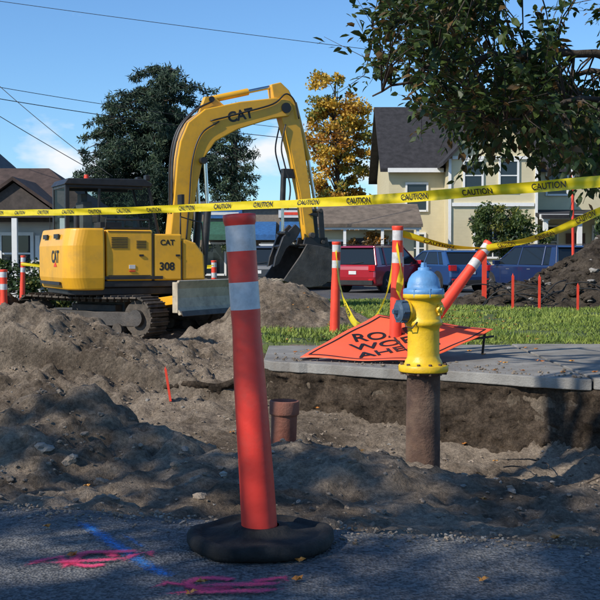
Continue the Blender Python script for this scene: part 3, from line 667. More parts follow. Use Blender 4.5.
# ------------------------------------------------------------------ hydrant
e=empty('fire_hydrant',(.765,6.8,0)); hy=M['hyd_y']; hb=M['hyd_b']
b=MB()
b.lathe([(.0,.215),(.150,.215),(.154,.222),(.154,.252),(.150,.258),(.118,.262),(.112,.285),(.102,.300),(.099,.32),(.098,.47),(.101,.495),(.112,.503),(.116,.508),(.116,.528),(.112,.534),(.106,.545),(.106,.64),(.110,.66),(.120,.668),(.128,.672),(.128,.694),(.126,.697,hb),(.127,.700,hb),(.127,.722,hb),(.120,.727,hb),(.104,.732,hb),(.102,.755,hb),(.092,.79,hb),(.074,.818,hb),(.05,.836,hb),(.036,.842,hb),(.036,.856,hb),(.03,.86,hb),(.0,.862,hb)],hy,40,c=(0,0,0))
b.cyl((0,0,.858),(0,0,.89),.021,.017,hb,5,smooth=False)
b.obj('barrel',e)
b=MB()
for zz,rr,mm_,rad in((.212,12,'rust',.137),(.708,8,'hyd_b',.118)):
    for i in range(rr):
        a=2*math.pi*i/rr+.2; x=math.cos(a)*rad;y=math.sin(a)*rad
        b.cyl((x,y,zz-.03 if zz>.5 else zz-.012),(x,y,zz+.022 if zz>.5 else zz+.058),.011,.011,M[mm_],6,smooth=False)
b.obj('flange_bolts',e)
b=MB()
def nozzle(dirx,diry,r,l,capm,z=.60):
    d=Vector((dirx,diry,0)).normalized(); c=Vector((0,0,z)); b.cyl(c+d*.08,c+d*(.10+l*.45),r*1.0,r*1.0,hy,24); b.cyl(c+d*(.10+l*.2),c+d*(.10+l*.35),r*1.16,r*1.16,hy,24)
    b.cyl(c+d*(.10+l*.42),c+d*(.10+l),r*1.14,r*1.08,capm,24); b.cyl(c+d*(.10+l),c+d*(.10+l*1.12),r*1.0,r*.7,capm,24); b.cyl(c+d*(.10+l*1.1),c+d*(.10+l*1.5),.02,.017,capm,5,smooth=False)
    for i in range(6):
        a=math.pi*i/3; s_=d.cross(Vector((0,0,1))); q=c+d*(.10+l*.7)+ (s_*math.cos(a)+Vector((0,0,1))*math.sin(a))*r*1.12; b.cyl(q-d*l*.25,q+d*l*.25,.009,.009,capm,6)
nozzle(-.93,-.38,.062,.075,M['hyd_cap'],.59); nozzle(.55,.8,.055,.06,hy,.60); nozzle(.85,-.55,.028,.02,hy,.6)
b.obj('nozzles',e)
b=MB(); b.lathe([(.108,-.8),(.106,-.1),(.103,.0),(.104,.08),(.103,.19),(.12,.20),(.138,.204),(.138,.2145)],M['rust'],32,wob=.012); b.obj('riser_pipe',e)
b=MB(); b.tube([(-.13,-.07,.55),(-.12,-.10,.50),(-.08,-.11,.49),(-.05,-.105,.53)],.004,M['steel'],5); b.obj('chain',e)

e=empty('clay_pipe',(-.095,6.6,-.015)); b=MB()
b.lathe([(.076,-.75),(.078,-.02),(.080,-.012),(.088,-.008),(.090,.0),(.090,.068),(.088,.074),(.080,.076),(.076,.05),(.074,-.2)],M['clay'],36,wob=.01)
b.obj('pipe',e); e.rotation_euler=(0,math.radians(1.5),0)

def yok(x,y): return y>float(ywall(np.array(x)))+.1 and x>-.2 and y<11.2
pts=[(-.70,3.36),(-.28,3.08),(0,3.30),(.52,3.1),(-.9,4.6),(.2,4.4),(1.2,4.2),(.9,3.2),(-.3,2.98)]+[(random.uniform(-2,2.6),random.uniform(3.1,9)) for _ in range(26)]+[(random.uniform(-.2,2.9),random.uniform(8,18)) for _ in range(130)]
C=np.array([(x,y,(0.012 if y<yroad(x)-.05 else (.035 if yok(x,y) else g(x,y)+(.05 if y>11.2 else .015)))) for x,y in pts]); V=[]
for c in C:
    a=random.uniform(0,6.28); s=.022 if c[1]<8 else .03
    for k,(r,t) in enumerate(((1,0),(.45,.6),(.95,1.2),(.4,1.9),(.8,2.6),(.3,3.14),(.8,3.7),(.4,4.4),(.95,5.1),(.45,5.7))): V.append((c[0]+math.cos(a+t)*r*s,c[1]+math.sin(a+t)*r*s,c[2]+.006*math.sin(k*1.7)))
fast_mesh('fallen_leaves',np.array(V),np.arange(len(V)).reshape(-1,10),[M['leaffall']])

# ------------------------------------------------------------------ excavator
EX=empty('excavator',(-2.90,18.3,-.36)); cat=M['cat']; bk=M['catb']
U=empty('undercarriage',rz=math.radians(-30)); U.parent=EX
for sy_ in(-1,1):
    y=sy_*.92; b=MB(); R=.31; Lh=1.08; W=.45
    per=2*2*Lh+2*math.pi*R; nsh=44
    for i in range(nsh):
        s=per*i/nsh
        if s<2*Lh: p=(-Lh+s,2*R); a=0
        elif s<2*Lh+math.pi*R: t=(s-2*Lh)/R; p=(Lh+R*math.sin(t),R+R*math.cos(t)); a=-t
        elif s<4*Lh+math.pi*R: q=s-2*Lh-math.pi*R; p=(Lh-q,0); a=-math.pi
        else: t=(s-4*Lh-math.pi*R)/R; p=(-Lh-R*math.sin(t),R-R*math.cos(t)); a=-math.pi-t
        z=p[1]+.03
        if a==0: z-=.02*math.sin((p[0]+Lh)/(2*Lh)*math.pi)
        rot=Matrix.Rotation(-a,3,'Y'); b.box((p[0],y,z),(.118,W,.03),M['track'],rot)
        nrm=rot@Vector((0,0,1)); b.box(Vector((p[0],y,z))+nrm*.027,(.018,W,.03),M['track'],rot); b.box(Vector((p[0],y,z))-nrm*.04,(.09,.1,.05),M['track'],rot)
    b.obj('track',U,.004,1)
    b=MB(); b.prism([(-.95,.2),(-.9,.42),(.9,.42),(1.0,.2)],y-.13,y+.13,M['steel']); b.box((0,y-sy_*.3,.42),(.9,.4,.2),M['steel'])
    for x in(-.7,-.35,0,.35,.7): b.cyl((x,y-.17,.15),(x,y+.17,.15),.095,.095,M['track'],16)
    for x,rr in((Lh,.27),(-Lh,.25)):
        b.cyl((x,y-.12,.34),(x,y+.12,.34),rr,rr,M['track'],24); b.cyl((x,y-.2,.34),(x,y+.2,.34),.13,.11,M['steel'],16)
        for i in range(12): a=i*math.pi/6; b.box((x+math.cos(a)*rr*.98,y,.34+math.sin(a)*rr*.98),(.05,.1,.05),M['track'],Matrix.Rotation(-a,3,'Y'))
    b.obj('track_frame',U,.01,1)
b=MB(); b.box((0,0,.45),(1.0,1.3,.28),M['steel']); b.cyl((0,0,.55),(0,0,.76),.45,.45,M['track'],32); b.obj('centre_frame',U,.02)
b=MB(); pr=[(1.98,.42),(1.90,.52),(1.87,.66),(1.88,.80),(1.95,.92),(1.91,.93),(1.83,.82),(1.82,.66),(1.85,.52),(1.93,.40)]
b.prism(pr,-1.15,1.15,M['blade']); b.prism([(1.99,.39),(2.005,.39),(1.97,.47),(1.955,.47)],-1.14,1.14,M['steel'])
b.box((1.87,-1.153,.67),(.10,.02,.46),M['blade']); b.box((1.87,1.153,.67),(.10,.02,.46),M['blade'])
for y in(-.42,.42): b.prism([(.5,.42),(1.85,.6),(1.85,.74),(.5,.56)],y-.06,y+.06,cat)
b.cyl((.55,0,.6),(1.3,0,.66),.055,.055,bk,12); b.cyl((1.3,0,.66),(1.83,0,.72),.03,.03,M['chrome'],10); b.obj('dozer_blade',U,.006,1)

Bd=empty('upper_body',rz=math.radians(25)); Bd.parent=EX
def rr_outline(xr,xf,w,rad,k=10):
    pts=[(xf,-w),(xf,w)]
    for i in range(k+1):
        a=math.pi/2*i/k; pts.append((xr+rad-rad*math.sin(a)*1.0, w-rad+rad*math.cos(a)))
    for i in range(k+1):
        a=math.pi/2*(1-i/k); pts.append((xr+rad-rad*math.sin(a)*1.0,-w+rad-rad*math.cos(a)))
    return pts
b=MB()
b.prism(rr_outline(-1.20,1.02,1.06,.35),.80,.90,bk,'z'); b.prism(rr_outline(-1.14,.98,1.0,.33),.68,.80,bk,'z')
b.obj('deck',Bd,.015)
b=MB(); RR=.30
o_=rr_outline(-1.25,-.64,1.1,RR); o2=rr_outline(-1.19,-.64,1.08,RR); n_=len(o_)
vs=[(x,y,.76) for x,y in rr_outline(-1.20,-.64,1.07,RR)]+[(x,y,.95) for x,y in o_]+[(x,y,1.45) for x,y in o_]+[(x,y,1.72) for x,y in o2]
fs=[list(range(n_)),[3*n_+i for i in range(n_)]]
for l in range(3): fs+=[(l*n_+i,l*n_+(i+1)%n_,(l+1)*n_+(i+1)%n_,(l+1)*n_+i) for i in range(n_)]
b.add(vs,fs,cat); cwo=b.obj('counterweight',Bd,.03,3)
b=MB()
b.box((-.235,-.785,1.30),(.75,.56,.80),cat); b.box((.39,-.785,1.27),(.47,.56,.74),cat)
b.box((-.26,.0,1.35),(.70,1.0,.72),cat); b.prism([(.16,.905),(.16,1.66),(.62,1.60),(.62,.905)],-.5,-.44,cat)
b.prism([(.635,.905),(.635,1.58),(.86,1.50),(1.0,1.32),(1.02,.905)],-1.055,-.52,cat)
b.obj('engine_covers',Bd,.04,3)
b=MB()
b.box((-.25,-.3,1.725),(.68,1.4,.03),bk); b.box((-.45,-.55,1.78),(.34,.4,.09),bk); b.cyl((-.9,-.35,1.72),(-.9,-.35,1.98),.045,.045,bk,12); b.cyl((-.9,-.35,1.98),(-.96,-.35,2.05),.045,.045,bk,12)
for i in range(7): b.box((-.40,-1.069,1.42+.026*i),(.26,.012,.012),bk)
for i in range(5): b.box((-.05,-1.069,1.42+.026*i),(.16,.012,.012),bk)
b.box((.14,-1.06,1.28),(.02,.02,.74),bk); b.box((.615,-1.06,1.2),(.018,.02,.66),bk)
b.box((-.3,-1.072,.95),(1.2,.012,.05),bk); b.box((-1.255,-.0,.86),(.03,1.4,.05),bk); b.box((-1.245,.35,1.60),(.03,.30,.07),bk); b.box((-1.245,-.45,1.60),(.03,.30,.07),bk)
for x in(-.05,.55): b.box((x,-1.074,1.30),(.07,.016,.03),bk)
for (z,x0,x1) in((1.67,-.58,.1),(.985,-.58,.1)): b.box(((x0+x1)/2,-1.068,z),(x1-x0,.008,.012),bk)
b.box((-.2,-1.07,1.12),(.10,.010,.06),M['white']); b.box((-.2,-1.073,1.055),(.10,.010,.02),M['redpaint'])
b.box((.9,-1.0,.62),(.34,.16,.03),bk); b.box((.75,-1.04,.7),(.03,.03,.18),bk); b.box((1.04,-1.04,.7),(.03,.03,.18),bk)
for pts in ([(.62,-1.0,1.55),(.62,-1.0,1.92),(.98,-1.0,1.82),(1.02,-1.0,1.3)],[(-.6,-1.0,1.7),(-.6,-1.0,1.86),(.1,-1.0,1.86),(.1,-1.0,1.62)]): b.tube(pts,.016,bk,8)
b.cyl((.62,-1.0,1.9),(.62,-1.02,2.12),.012,.012,bk,8); b.box((.62,-1.03,2.14),(.05,.2,.26),bk)
b.cyl((-1.1,.7,1.72),(-1.1,.7,2.3),.006,.003,bk,6)
b.obj('fittings',Bd,.004,1)
b=MB(); cx0,cx1,cy0,cy1,cz0,cz1=-.98,.60,.10,1.06,.92,2.56
b.prism([(cx0,cz0),(cx0,1.66),(cx1+.03,1.66),(cx1+.12,1.3),(cx1+.08,cz0)],cy0+.001,cy1,bk)
b.prism([(cx0-.02,2.46),(cx0+.05,2.56),(cx1-.25,2.58),(cx1-.10,2.50),(cx1-.12,2.45)],cy0-.03,cy1+.03,bk)
for y in(cy0+.035,cy1-.035):
    for (x0_,z0_,x1_,z1_,r) in((cx0+.04,1.64,cx0+.04,2.5,.05),(-.42,1.64,-.40,2.5,.03),(cx1+.02,1.64,cx1-.17,2.5,.035)):
        b.cyl((x0_,y,z0_),(x1_,y,z1_),r,r,bk,4,smooth=False)
    b.box(((cx0+cx1)/2-.05,y,1.68),(1.42,.06,.05),bk); b.box(((cx0+cx1)/2-.12,y,2.44),(1.3,.06,.07),bk); b.box((.02,y,2.02),(.80,.04,.025),bk)
b.box((cx0+.04,.58,2.44),(.06,.9,.07),bk); b.box((cx0+.04,.58,1.68),(.06,.9,.06),bk)
b.box((cx1-.12,.35,2.62),(.08,.14,.09),bk); b.box((cx1-.12,.85,2.62),(.08,.14,.09),bk); b.cyl((-.5,.58,2.56),(-.5,.58,2.66),.05,.04,M['redpaint'],12)
b.obj('cab_frame',Bd,.012,2)
b=MB()
for y in(cy0+.02,cy1-.02): b.add([(cx0+.05,y,1.66),(cx1+.02,y,1.66),(cx1-.16,y,2.45),(cx0+.05,y,2.45)],[(0,1,2,3)],M['cabglass'])
b.add([(cx0+.02,cy0+.03,1.66),(cx0+.02,cy1-.03,1.66),(cx0+.02,cy1-.03,2.45),(cx0+.02,cy0+.03,2.45)],[(0,1,2,3)],M['cabglass'])
b.add([(cx1+.03,cy0+.03,1.66),(cx1+.03,cy1-.03,1.66),(cx1-.15,cy1-.03,2.45),(cx1-.15,cy0+.03,2.45)],[(0,1,2,3)],M['cabglass']); b.obj('cab_glass',Bd)
b=MB(); ci=M['cabin']; b.box((-.55,.58,1.92),(.16,.48,.55),ci); b.box((-.58,.58,2.25),(.1,.26,.16),ci); b.box((-.35,.58,1.68),(.5,.5,.14),ci); b.box((.3,.4,1.82),(.05,.25,.26),ci); b.cyl((.05,.35,1.66),(.08,.33,1.98),.02,.03,ci,8); b.cyl((.05,.82,1.66),(.08,.84,1.98),.02,.03,ci,8); b.obj('seat',Bd,.02)
b=MB()
ol=[(.66,1.05),(.74,1.7),(.80,2.24),(.86,2.9),(.92,3.22),(1.06,3.54),(1.36,3.78),(2.0,3.94),(2.68,4.05),(2.95,4.01),(3.0,3.86),(2.92,3.74),(2.6,3.68),(1.95,3.46),(1.55,3.24),(1.32,2.92),(1.20,2.4),(1.12,1.8),(1.05,1.2),(.92,1.0)]
b.prism(ol,-.15,.15,cat); b.obj('boom',Bd,.018,2)
b=MB()
for ya in(-.27,.19): b.prism([(.70,.9),(.70,1.45),(1.15,1.5),(1.32,1.0),(1.25,.78)],ya,ya+.08,bk)
for y in(-.22,.22):
    b.cyl((1.28,y,.98),(1.37,y,2.05),.062,.062,bk,16); b.cyl((1.37,y,2.05),(1.33,y,2.88),.034,.034,M['chrome'],12); b.cyl((1.26,y,.98),(1.28,y*.99,.98),.08,.08,bk,12)
b.cyl((1.30,-.26,2.9),(1.30,.26,2.9),.06,.06,bk,14)
b.prism([(1.28,3.68),(1.40,4.0),(1.56,4.0),(1.75,3.86)],-.07,.07,cat)
b.cyl((1.5,0,3.96),(2.2,0,4.14),.06,.06,cat,16); b.cyl((2.2,0,4.14),(2.72,0,4.27),.034,.034,M['chrome'],12); b.cyl((1.5,-.1,3.96),(1.5,.1,3.96),.05,.05,bk,12)
for y in(-.165,.165):
    b.cyl((2.86,y*.9,3.88),(2.86,y*1.06,3.88),.09,.09,bk,18); b.cyl((1.02,y*.9,1.3),(1.02,y*1.06,1.3),.08,.08,bk,16)
for y in(-.1,-.05,.05): b.tube(catrom([(.78,y,2.0),(.80,y,2.9),(.93,y,3.42),(1.22,y,3.76),(1.5,y,3.92)],6),.017,bk,7)
for y in(-.17,.17): b.tube(catrom([(1.45,y,3.58),(2.0,y,3.74),(2.6,y,3.93),(2.85,y,4.12),(3.02,y,4.0),(3.10,y,3.7)],6),.014,bk,7)
b.tube(catrom([(1.0,-.16,1.5),(1.06,-.17,2.2),(1.12,-.17,2.9),(1.28,-.17,3.35),(1.6,-.17,3.58)],6),.014,bk,7)
b.obj('boom_hydraulics',Bd)
b=MB()
st=[(2.60,4.28),(2.78,4.33),(2.94,4.20),(3.10,3.90),(3.22,3.3),(3.35,2.5),(3.45,1.68),(3.40,1.56),(3.27,1.58),(3.15,2.4),(2.98,3.1),(2.84,3.54),(2.76,3.8),(2.64,4.06)]
b.prism(st,-.11,.11,cat); b.obj('stick',Bd,.015,2)
b=MB()
b.cyl((3.08,0,4.0),(3.36,0,3.0),.055,.055,cat,14); b.cyl((3.36,0,3.0),(3.52,0,2.12),.032,.032,M['chrome'],12)
for y in(-.13,.13):
    b.prism([(3.30,2.02),(3.38,2.06),(3.58,2.06),(3.56,1.98)],y-.015,y+.015,bk); b.prism([(3.48,2.1),(3.58,2.1),(3.62,1.52),(3.52,1.50)],y-.04,y-.015,bk)
th=[(3.15,1.75),(3.04,1.85),(2.80,1.62),(2.66,1.28),(2.62,1.10),(2.72,1.15),(2.86,1.42),(3.05,1.58)]
b.prism(th,-.16,-.10,bk); b.prism(th,.10,.16,bk)
b.box((2.76,0,1.45),(.06,.3,.06),bk,Matrix.Rotation(-.6,3,'Y'))
b.cyl((2.88,0,2.75),(2.86,0,2.25),.05,.05,bk,12); b.cyl((2.86,0,2.25),(2.86,0,1.72),.028,.028,M['chrome'],10); b.cyl((2.86,-.17,1.7),(2.86,.17,1.7),.035,.035,bk,10)
b.box((2.97,0,2.75),(.24,.12,.16),bk)
for y in(-.13,.13): b.tube(catrom([(2.86,y,3.6),(2.78,y,3.2),(2.84,y,2.9),(2.95,y,2.5),(2.9,y,2.1)],6),.015,bk,6)
for (x,z,r) in((3.36,1.66,.07),(3.52,2.1,.05),(3.57,1.54,.05)): b.cyl((x,-.2,z),(x,.2,z),r*.7,r*.7,M['steel'],12)
for ya in(-.17,.12): b.prism([(3.22,1.62),(3.66,1.62),(3.70,1.45),(3.18,1.45)],ya,ya+.05,bk)
b.box((3.44,0,1.46),(.44,.24,.06),bk)
b.obj('stick_linkage',Bd,.004,1)
b=MB(); Wb=.45
prof=[(3.12,1.50),(3.40,1.46),(3.62,1.40),(3.70,1.22),(3.68,1.02),(3.58,.86),(3.40,.76),(3.15,.74),(2.86,.80),(2.66,.86)]
inn=[(3.14,1.47),(3.40,1.43),(3.58,1.37),(3.65,1.22),(3.63,1.04),(3.55,.90),(3.39,.80),(3.15,.775),(2.88,.83),(2.67,.875)]
b.prism(prof+inn[::-1],-Wb,Wb,M['steel'])
for y in(-Wb,Wb): b.prism(prof+[(2.78,1.02),(2.98,1.28)],y-.018,y+.018,M['steel'])
for i in range(5):
    y=-.38+.19*i; b.prism([(2.74,.875),(2.68,.84),(2.50,.83),(2.50,.845),(2.66,.90)],y-.035,y+.035,M['blade'])
b.obj('bucket',Bd,.006,1)
label(Bd,'CAT',.26,(-1.256,-.38,1.27),(math.pi/2,0,-math.pi/2),bk,.009)
label(Bd,'CAT',.12,(.38,-1.068,1.50),(math.pi/2,0,0),bk,.004); label(Bd,'308',.17,(.37,-1.068,1.12),(math.pi/2,0,0),bk,.006)
b=MB(); b.add([(-1.2565,-.50,1.12),(-1.2565,-.26,1.12),(-1.2565,-.38,1.2)],[(0,1,2)],M['redpaint']); b.obj('logo_accent',Bd)
label(Bd,'CAT',.24,(2.0,-.153,3.70),(math.pi/2,-math.radians(14),0),bk,.008)

# ------------------------------------------------------------------ cars
def car(name,loc,yaw,paint,L=4.5,W=1.8,Ht=1.65,suv=True):
    e=empty(name,loc,yaw); h=L/2; P=M[paint]; bz=.98
    b=MB(); b.prism([(-h+.03,.34),(-h-.02,.55),(-h+.0,.80),(-h+.06,bz),(h*.42,bz+.02),(h*.52,bz-.01),(h*.88,.84),(h*.97,.72),(h,.5),(h-.05,.30),(h-.15,.24),(-h+.15,.24)],-W/2,W/2,P)
    b.obj('body',e,.075,3)
    rx=-h+(.34 if suv else .75); fx=h*.10; b0=(-h+.10,h*.50); yb=W/2-.05; yt=W/2-.24; zt=Ht-.05
    b=MB(); v=[(b0[0],-yb,bz-.01),(b0[1],-yb,bz-.01),(b0[1],yb,bz-.01),(b0[0],yb,bz-.01),(rx,-yt,zt),(fx,-yt,zt),(fx,yt,zt),(rx,yt,zt)]
    b.add(v,[(0,1,5,4),(1,2,6,5),(2,3,7,6),(3,0,4,7),(4,5,6,7),(3,2,1,0)],M['carglass']); b.obj('windows',e,.03,2)
    b=MB(); b.prism([(rx-.10,zt-.035),(rx+.05,zt+.03),((rx+fx)/2,zt+.055),(fx-.05,zt+.03),(fx+.08,zt-.03)],-yt-.03,yt+.03,P)
    for s_ in(-1,1):
        def pil(xa,xb,r): b.cyl((xa,s_*(yb+.002),bz-.02),(xb,s_*(yt+.004),zt),r,r*.8,P,6)
        pil(b0[0]+.05,rx,.055); pil(b0[1]-.02,fx,.035); pil(-.15,-.2,.03); pil(b0[0]+.75,rx+.55,.045 if suv else .02)
        b.add([(b0[0]+.02,s_*(yb+.012),bz-.02),(b0[0]+.42,s_*(yb+.012),bz-.02),(rx+.25,s_*(yt+.014),zt),(rx-.02,s_*(yt+.014),zt)],[(0,1,2,3)],P)
        b.box((h*.40,s_*(W/2+.08),bz+.08),(.12,.2,.14),P)
        if suv: b.cyl((rx+.1,s_*(yt-.02),zt+.07),(fx-.1,s_*(yt-.02),zt+.07),.018,.018,M['tyre'],6)
    b.obj('roof_and_pillars',e,.02,2)
    b=MB()
    for s_ in(-1,1):
        for x in(-h*.60,h*.62):
            b.cyl((x,s_*(W/2-.1),.36),(x,s_*(W/2+.003),.36),.40,.40,M['tyre'],28)
            b.cyl((x,s_*(W/2-.18),.33),(x,s_*(W/2+.02),.33),.33,.33,M['tyre'],28); b.cyl((x,s_*(W/2),.33),(x,s_*(W/2+.026),.33),.225,.21,M['tyre'],24)
            for i in range(5): a=i*2*math.pi/5; b.box((x+math.cos(a)*.12,s_*(W/2+.028),.33+math.sin(a)*.12),(.22,.012,.05),M['rim'],Matrix.Rotation(-a,3,'Y'))
            b.cyl((x,s_*(W/2+.01),.33),(x,s_*(W/2+.03),.33),.235,.235,M['rim'],24,cap=False)
        b.box((0,s_*(W/2+.005),.30),(L*.42,.03,.10),M['tyre'])
    b.obj('wheels',e)
    b=MB()
    for s_ in(-1,1):
        b.box((-h+.03,s_*(W/2-.13),.86),(.14,.26,.20),M['tail']); b.box((h-.10,s_*(W/2-.2),.70),(.16,.34,.13),M['rim'])
        b.box((-h-.012,s_*(W/2-.18),.46),(.03,.18,.05),M['tail'])
        b.box((.35,s_*(W/2+.002),.84),(.16,.012,.025),M['rim']); b.box((-.75,s_*(W/2+.002),.84),(.16,.012,.025),M['rim'])
        for x in(-.25,.75): b.box((x,s_*(W/2-.004),.65),(.012,.012,.6),M['tyre'])
    b.box((-h-.01,0,.36),(.06,W-.2,.16),M['tyre']); b.box((-h-.02,0,.70),(.02,.30,.12),M['white']); b.box((h,0,.5),(.04,W*.6,.16),M['tyre'])
    b.cyl((-h+.12,-.35,1.06),(-h+.03,.1,1.04),.01,.01,M['tyre'],5)
    b.obj('lamps_and_trim',e,.012,2)
    return e
gz_=-.348
car('parked_car',(3.05,40,gz_),math.radians(57),'red')
car('parked_car',(8.1,38,gz_),math.radians(118),'navy')
car('parked_car',(5.2,40.5,gz_),math.radians(112),'blue',4.3,1.75,1.5,False)
car('parked_car',(-.95,42,gz_),math.radians(75),'greycar')
car('parked_car',(1.0,44,gz_),math.radians(92),'greycar',4.4,1.8,1.5,False)

# ------------------------------------------------------------------ buildings
def window(b,x,z,w,h,y,nx_=1,nz_=2):
    t=.09
    b.box((x,y-.02,z),(w,.03,h),M['winglass'])
    b.box((x-w/2-t/2,y-.04,z),(t,.09,h+2*t),M['trim']); b.box((x+w/2+t/2,y-.04,z),(t,.09,h+2*t),M['trim'])
    b.box((x,y-.04,z+h/2+t/2),(w,.088,t),M['trim']); b.box((x,y-.055,z-h/2-t/2),(w,.12,t),M['trim'])
    for i in range(1,nz_): b.box((x,y-.045,z-h/2+h*i/nz_),(w,.04,.05),M['trim'])
    for i in range(1,nx_): b.box((x-w/2+w*i/nx_,y-.043,z),(.05,.036,h),M['trim'])
def gable_x(b,x0,x1,y0,y1,ze,zr,m,ov=.45,th=.16):
    yc=(y0+y1)/2; sl=(zr-ze)/(yc-y0)
    b.prism([(y0-ov,ze-ov*sl),(yc,zr),(yc,zr+th),(y0-ov,ze-ov*sl+th)],x0-ov,x1+ov,m,'x'); b.prism([(y1+ov,ze-ov*sl),(yc+.001,zr),(yc+.001,zr+th),(y1+ov,ze-ov*sl+th)],x0-ov,x1+ov,m,'x')
def gable_y(b,x0,x1,y0,y1,ze,zr,m,ov=.4,th=.16):
    xc=(x0+x1)/2; sl=(zr-ze)/(xc-x0)
    b.prism([(x0-ov,ze-ov*sl),(xc,zr),(xc,zr+th),(x0-ov,ze-ov*sl+th)],y0-ov,y1,m); b.prism([(x1+ov,ze-ov*sl),(xc+.001,zr),(xc+.001,zr+th),(x1+ov,ze-ov*sl+th)],y0-ov,y1,m)
G=-.36
HS=empty('yellow_house',(.7,0,0))
b=MB(); b.box((10.7,56,(5.2+G)/2),(14.4,8,5.2-G),M['cream'])
b.prism([(52,5.2),(60,5.2),(56,8.3)],3.5,17.9,M['cream'],'x')
b.box((8.0,50.9,(5.4+G)/2),(3.8,2.3,5.4-G),M['cream']); b.prism([(6.1,5.4),(9.9,5.4),(8.0,7.4)],49.75,52,M['cream']); b.obj('walls',HS)
b=MB(); gable_x(b,3.5,17.9,52,60,5.2,8.3,M['shingle_d']); gable_y(b,6.1,9.9,49.75,54,5.4,7.4,M['shingle_d']); b.box((13.0,50.1,2.85),(6.2,4.0,.14),M['shingle_d'],Matrix.Rotation(.10,3,'X')); b.obj('roof',HS)
b=MB()
window(b,7.1,4.55,.75,1.25,49.75); window(b,8.7,4.55,.75,1.25,49.75); window(b,8.0,1.6,1.6,1.4,49.75,2); window(b,4.8,3.7,.9,1.2,52); window(b,4.7,1.3,.9,1.3,52)
window(b,11.4,4.5,.9,1.3,52); window(b,14.2,4.5,.9,1.3,52); window(b,11.0,1.6,.8,1.4,52); window(b,13.6,1.6,.9,1.4,52,2); window(b,15.3,1.6,.9,1.4,52); b.box((12.3,51.97,.95),(.9,.06,2.1),M['doorred']); b.obj('windows',HS)
b=MB()
for x in(10.1,11.6,13.0,14.5,16.0): b.box((x,48.5,1.15),(.2,.2,3.0),M['trim']); b.box((x,48.5,2.55),(.32,.32,.12),M['trim'])
b.box((13.0,48.5,2.66),(6.3,.18,.22),M['trim']); b.box((13,50.2,-.2),(6.2,3.4,.3),M['concrete']); b.box((13.0,48.45,.65),(5.9,.06,.07),M['trim'])
for i in range(48): b.box((10.2+i*.122,48.45,.32),(.04,.04,.6),M['trim'])
for x in(6.05,9.95): b.box((x,49.72,2.5),(.12,.12,5.6),M['trim'])
b.box((8.0,49.70,3.25),(3.7,.10,.16),M['trim']); b.box((8.0,49.70,5.35),(3.7,.10,.14),M['trim']); b.prism([(6.9,2.55),(9.1,2.55),(9.1,2.65),(6.9,2.65)],48.95,49.7,M['shingle_d'])
b.box((4.7,51.5,4.93),(2.6,.1,.2),M['trim']); b.obj('porch',HS)
CT=empty('cottage',(-.4,0,0)); b=MB(); b.box((3.0,48.7,.85),(4.6,2.6,2.4),M['cream']); b.obj('walls',CT)
b=MB(); b.prism([(46.6,2.15),(48.9,3.1),(48.9,3.24),(46.6,2.29)],.5,5.6,M['woodroof'],'x'); b.prism([(48.901,3.1),(50.4,2.2),(50.4,2.34),(48.901,3.24)],.5,5.6,M['woodroof'],'x')
for x in(.7,2.3,3.9,5.4): b.box((x,46.8,.85),(.12,.12,2.5),M['trim'])
b.box((3.05,46.75,2.13),(5.0,.1,.16),M['trim']); b.obj('canopy',CT)
b=MB(); window(b,1.8,1.0,1.0,1.1,47.4,2); window(b,4.2,1.0,1.0,1.1,47.4,2); b.box((3.0,47.37,.7),(.85,.06,2.0),M['dkwall']); b.obj('windows',CT)
SH=empty('shop_building'); b=MB(); b.box((-1.9,51,1.4),(5.6,4.5,3.5),M['shopwall']); b.prism([(48.6,3.18),(51,3.45),(54,3.18),(54,3.1),(48.6,3.1)],-5.0,1.1,M['shingle_g'],'x'); b.obj('walls',SH)
b=MB()
for x0_,am in((-4.6,'awning_g'),(-2.75,'awning'),(-.9,'awning')): b.prism([(47.3,1.85),(48.72,2.45),(48.72,2.35),(47.3,1.62)],x0_,x0_+1.7,M[am],'x')
b.box((-3.4,48.66,2.80),(1.7,.12,.42),M['awning']); b.box((-3.4,48.60,2.80),(1.4,.03,.12),M['white']); b.box((-.3,48.66,2.80),(1.3,.12,.36),M['white']); b.box((-.3,48.60,2.80),(1.0,.03,.12),M['redpaint']); b.box((-1.9,48.64,3.08),(5.4,.22,.1),M['trim'])
for x in(-4.65,-2.82,-.98,.85): b.box((x,48.0,.8),(.12,.12,2.2),M['trim'])
b.obj('awning',SH)
b=MB()
for x in(-3.8,-2.5,-1.2,.0): window(b,x,.8,.9,1.3,48.75,1,1)
b.obj('windows',SH)
foliage('hanging_plants',np.array([[x,47.6,1.25+.1*math.sin(x*7),.26] for x in(-4.1,-3.2,-2.2,-1.2,-.3,.5)]),90,.12,[M['lf2'],M['lf3']],[.7,.3],SH)
b=MB(); b.box((-1.3,46.9,1.2),(.9,.06,.5),M['white']); b.box((-1.3,46.86,1.2),(.7,.03,.12),M['awning']); b.box((-1.75,46.95,.4),(.08,.08,1.9),M['trim']); b.box((-.85,46.95,.4),(.08,.08,1.9),M['trim']); b.obj('shop_sign')
BG=empty('bungalow'); b=MB(); b.box((-8.6,33,.8),(5.6,4.6,2.5),M['whitesiding']); b.obj('walls',BG)
b=MB(); b.add([(-12,30.2,1.95),(-5.35,30.2,1.95),(-5.35,36,1.95),(-12,36,1.95),(-10.2,33,3.55),(-7.5,33,3.55)],[(0,1,5,4),(1,2,5),(2,3,4,5),(3,0,4)],M['shingle_b']); b.box((-8.675,30.18,1.93),(6.7,.08,.14),M['dkwall']); b.box((-5.33,33.1,1.93),(.08,5.9,.14),M['dkwall'])
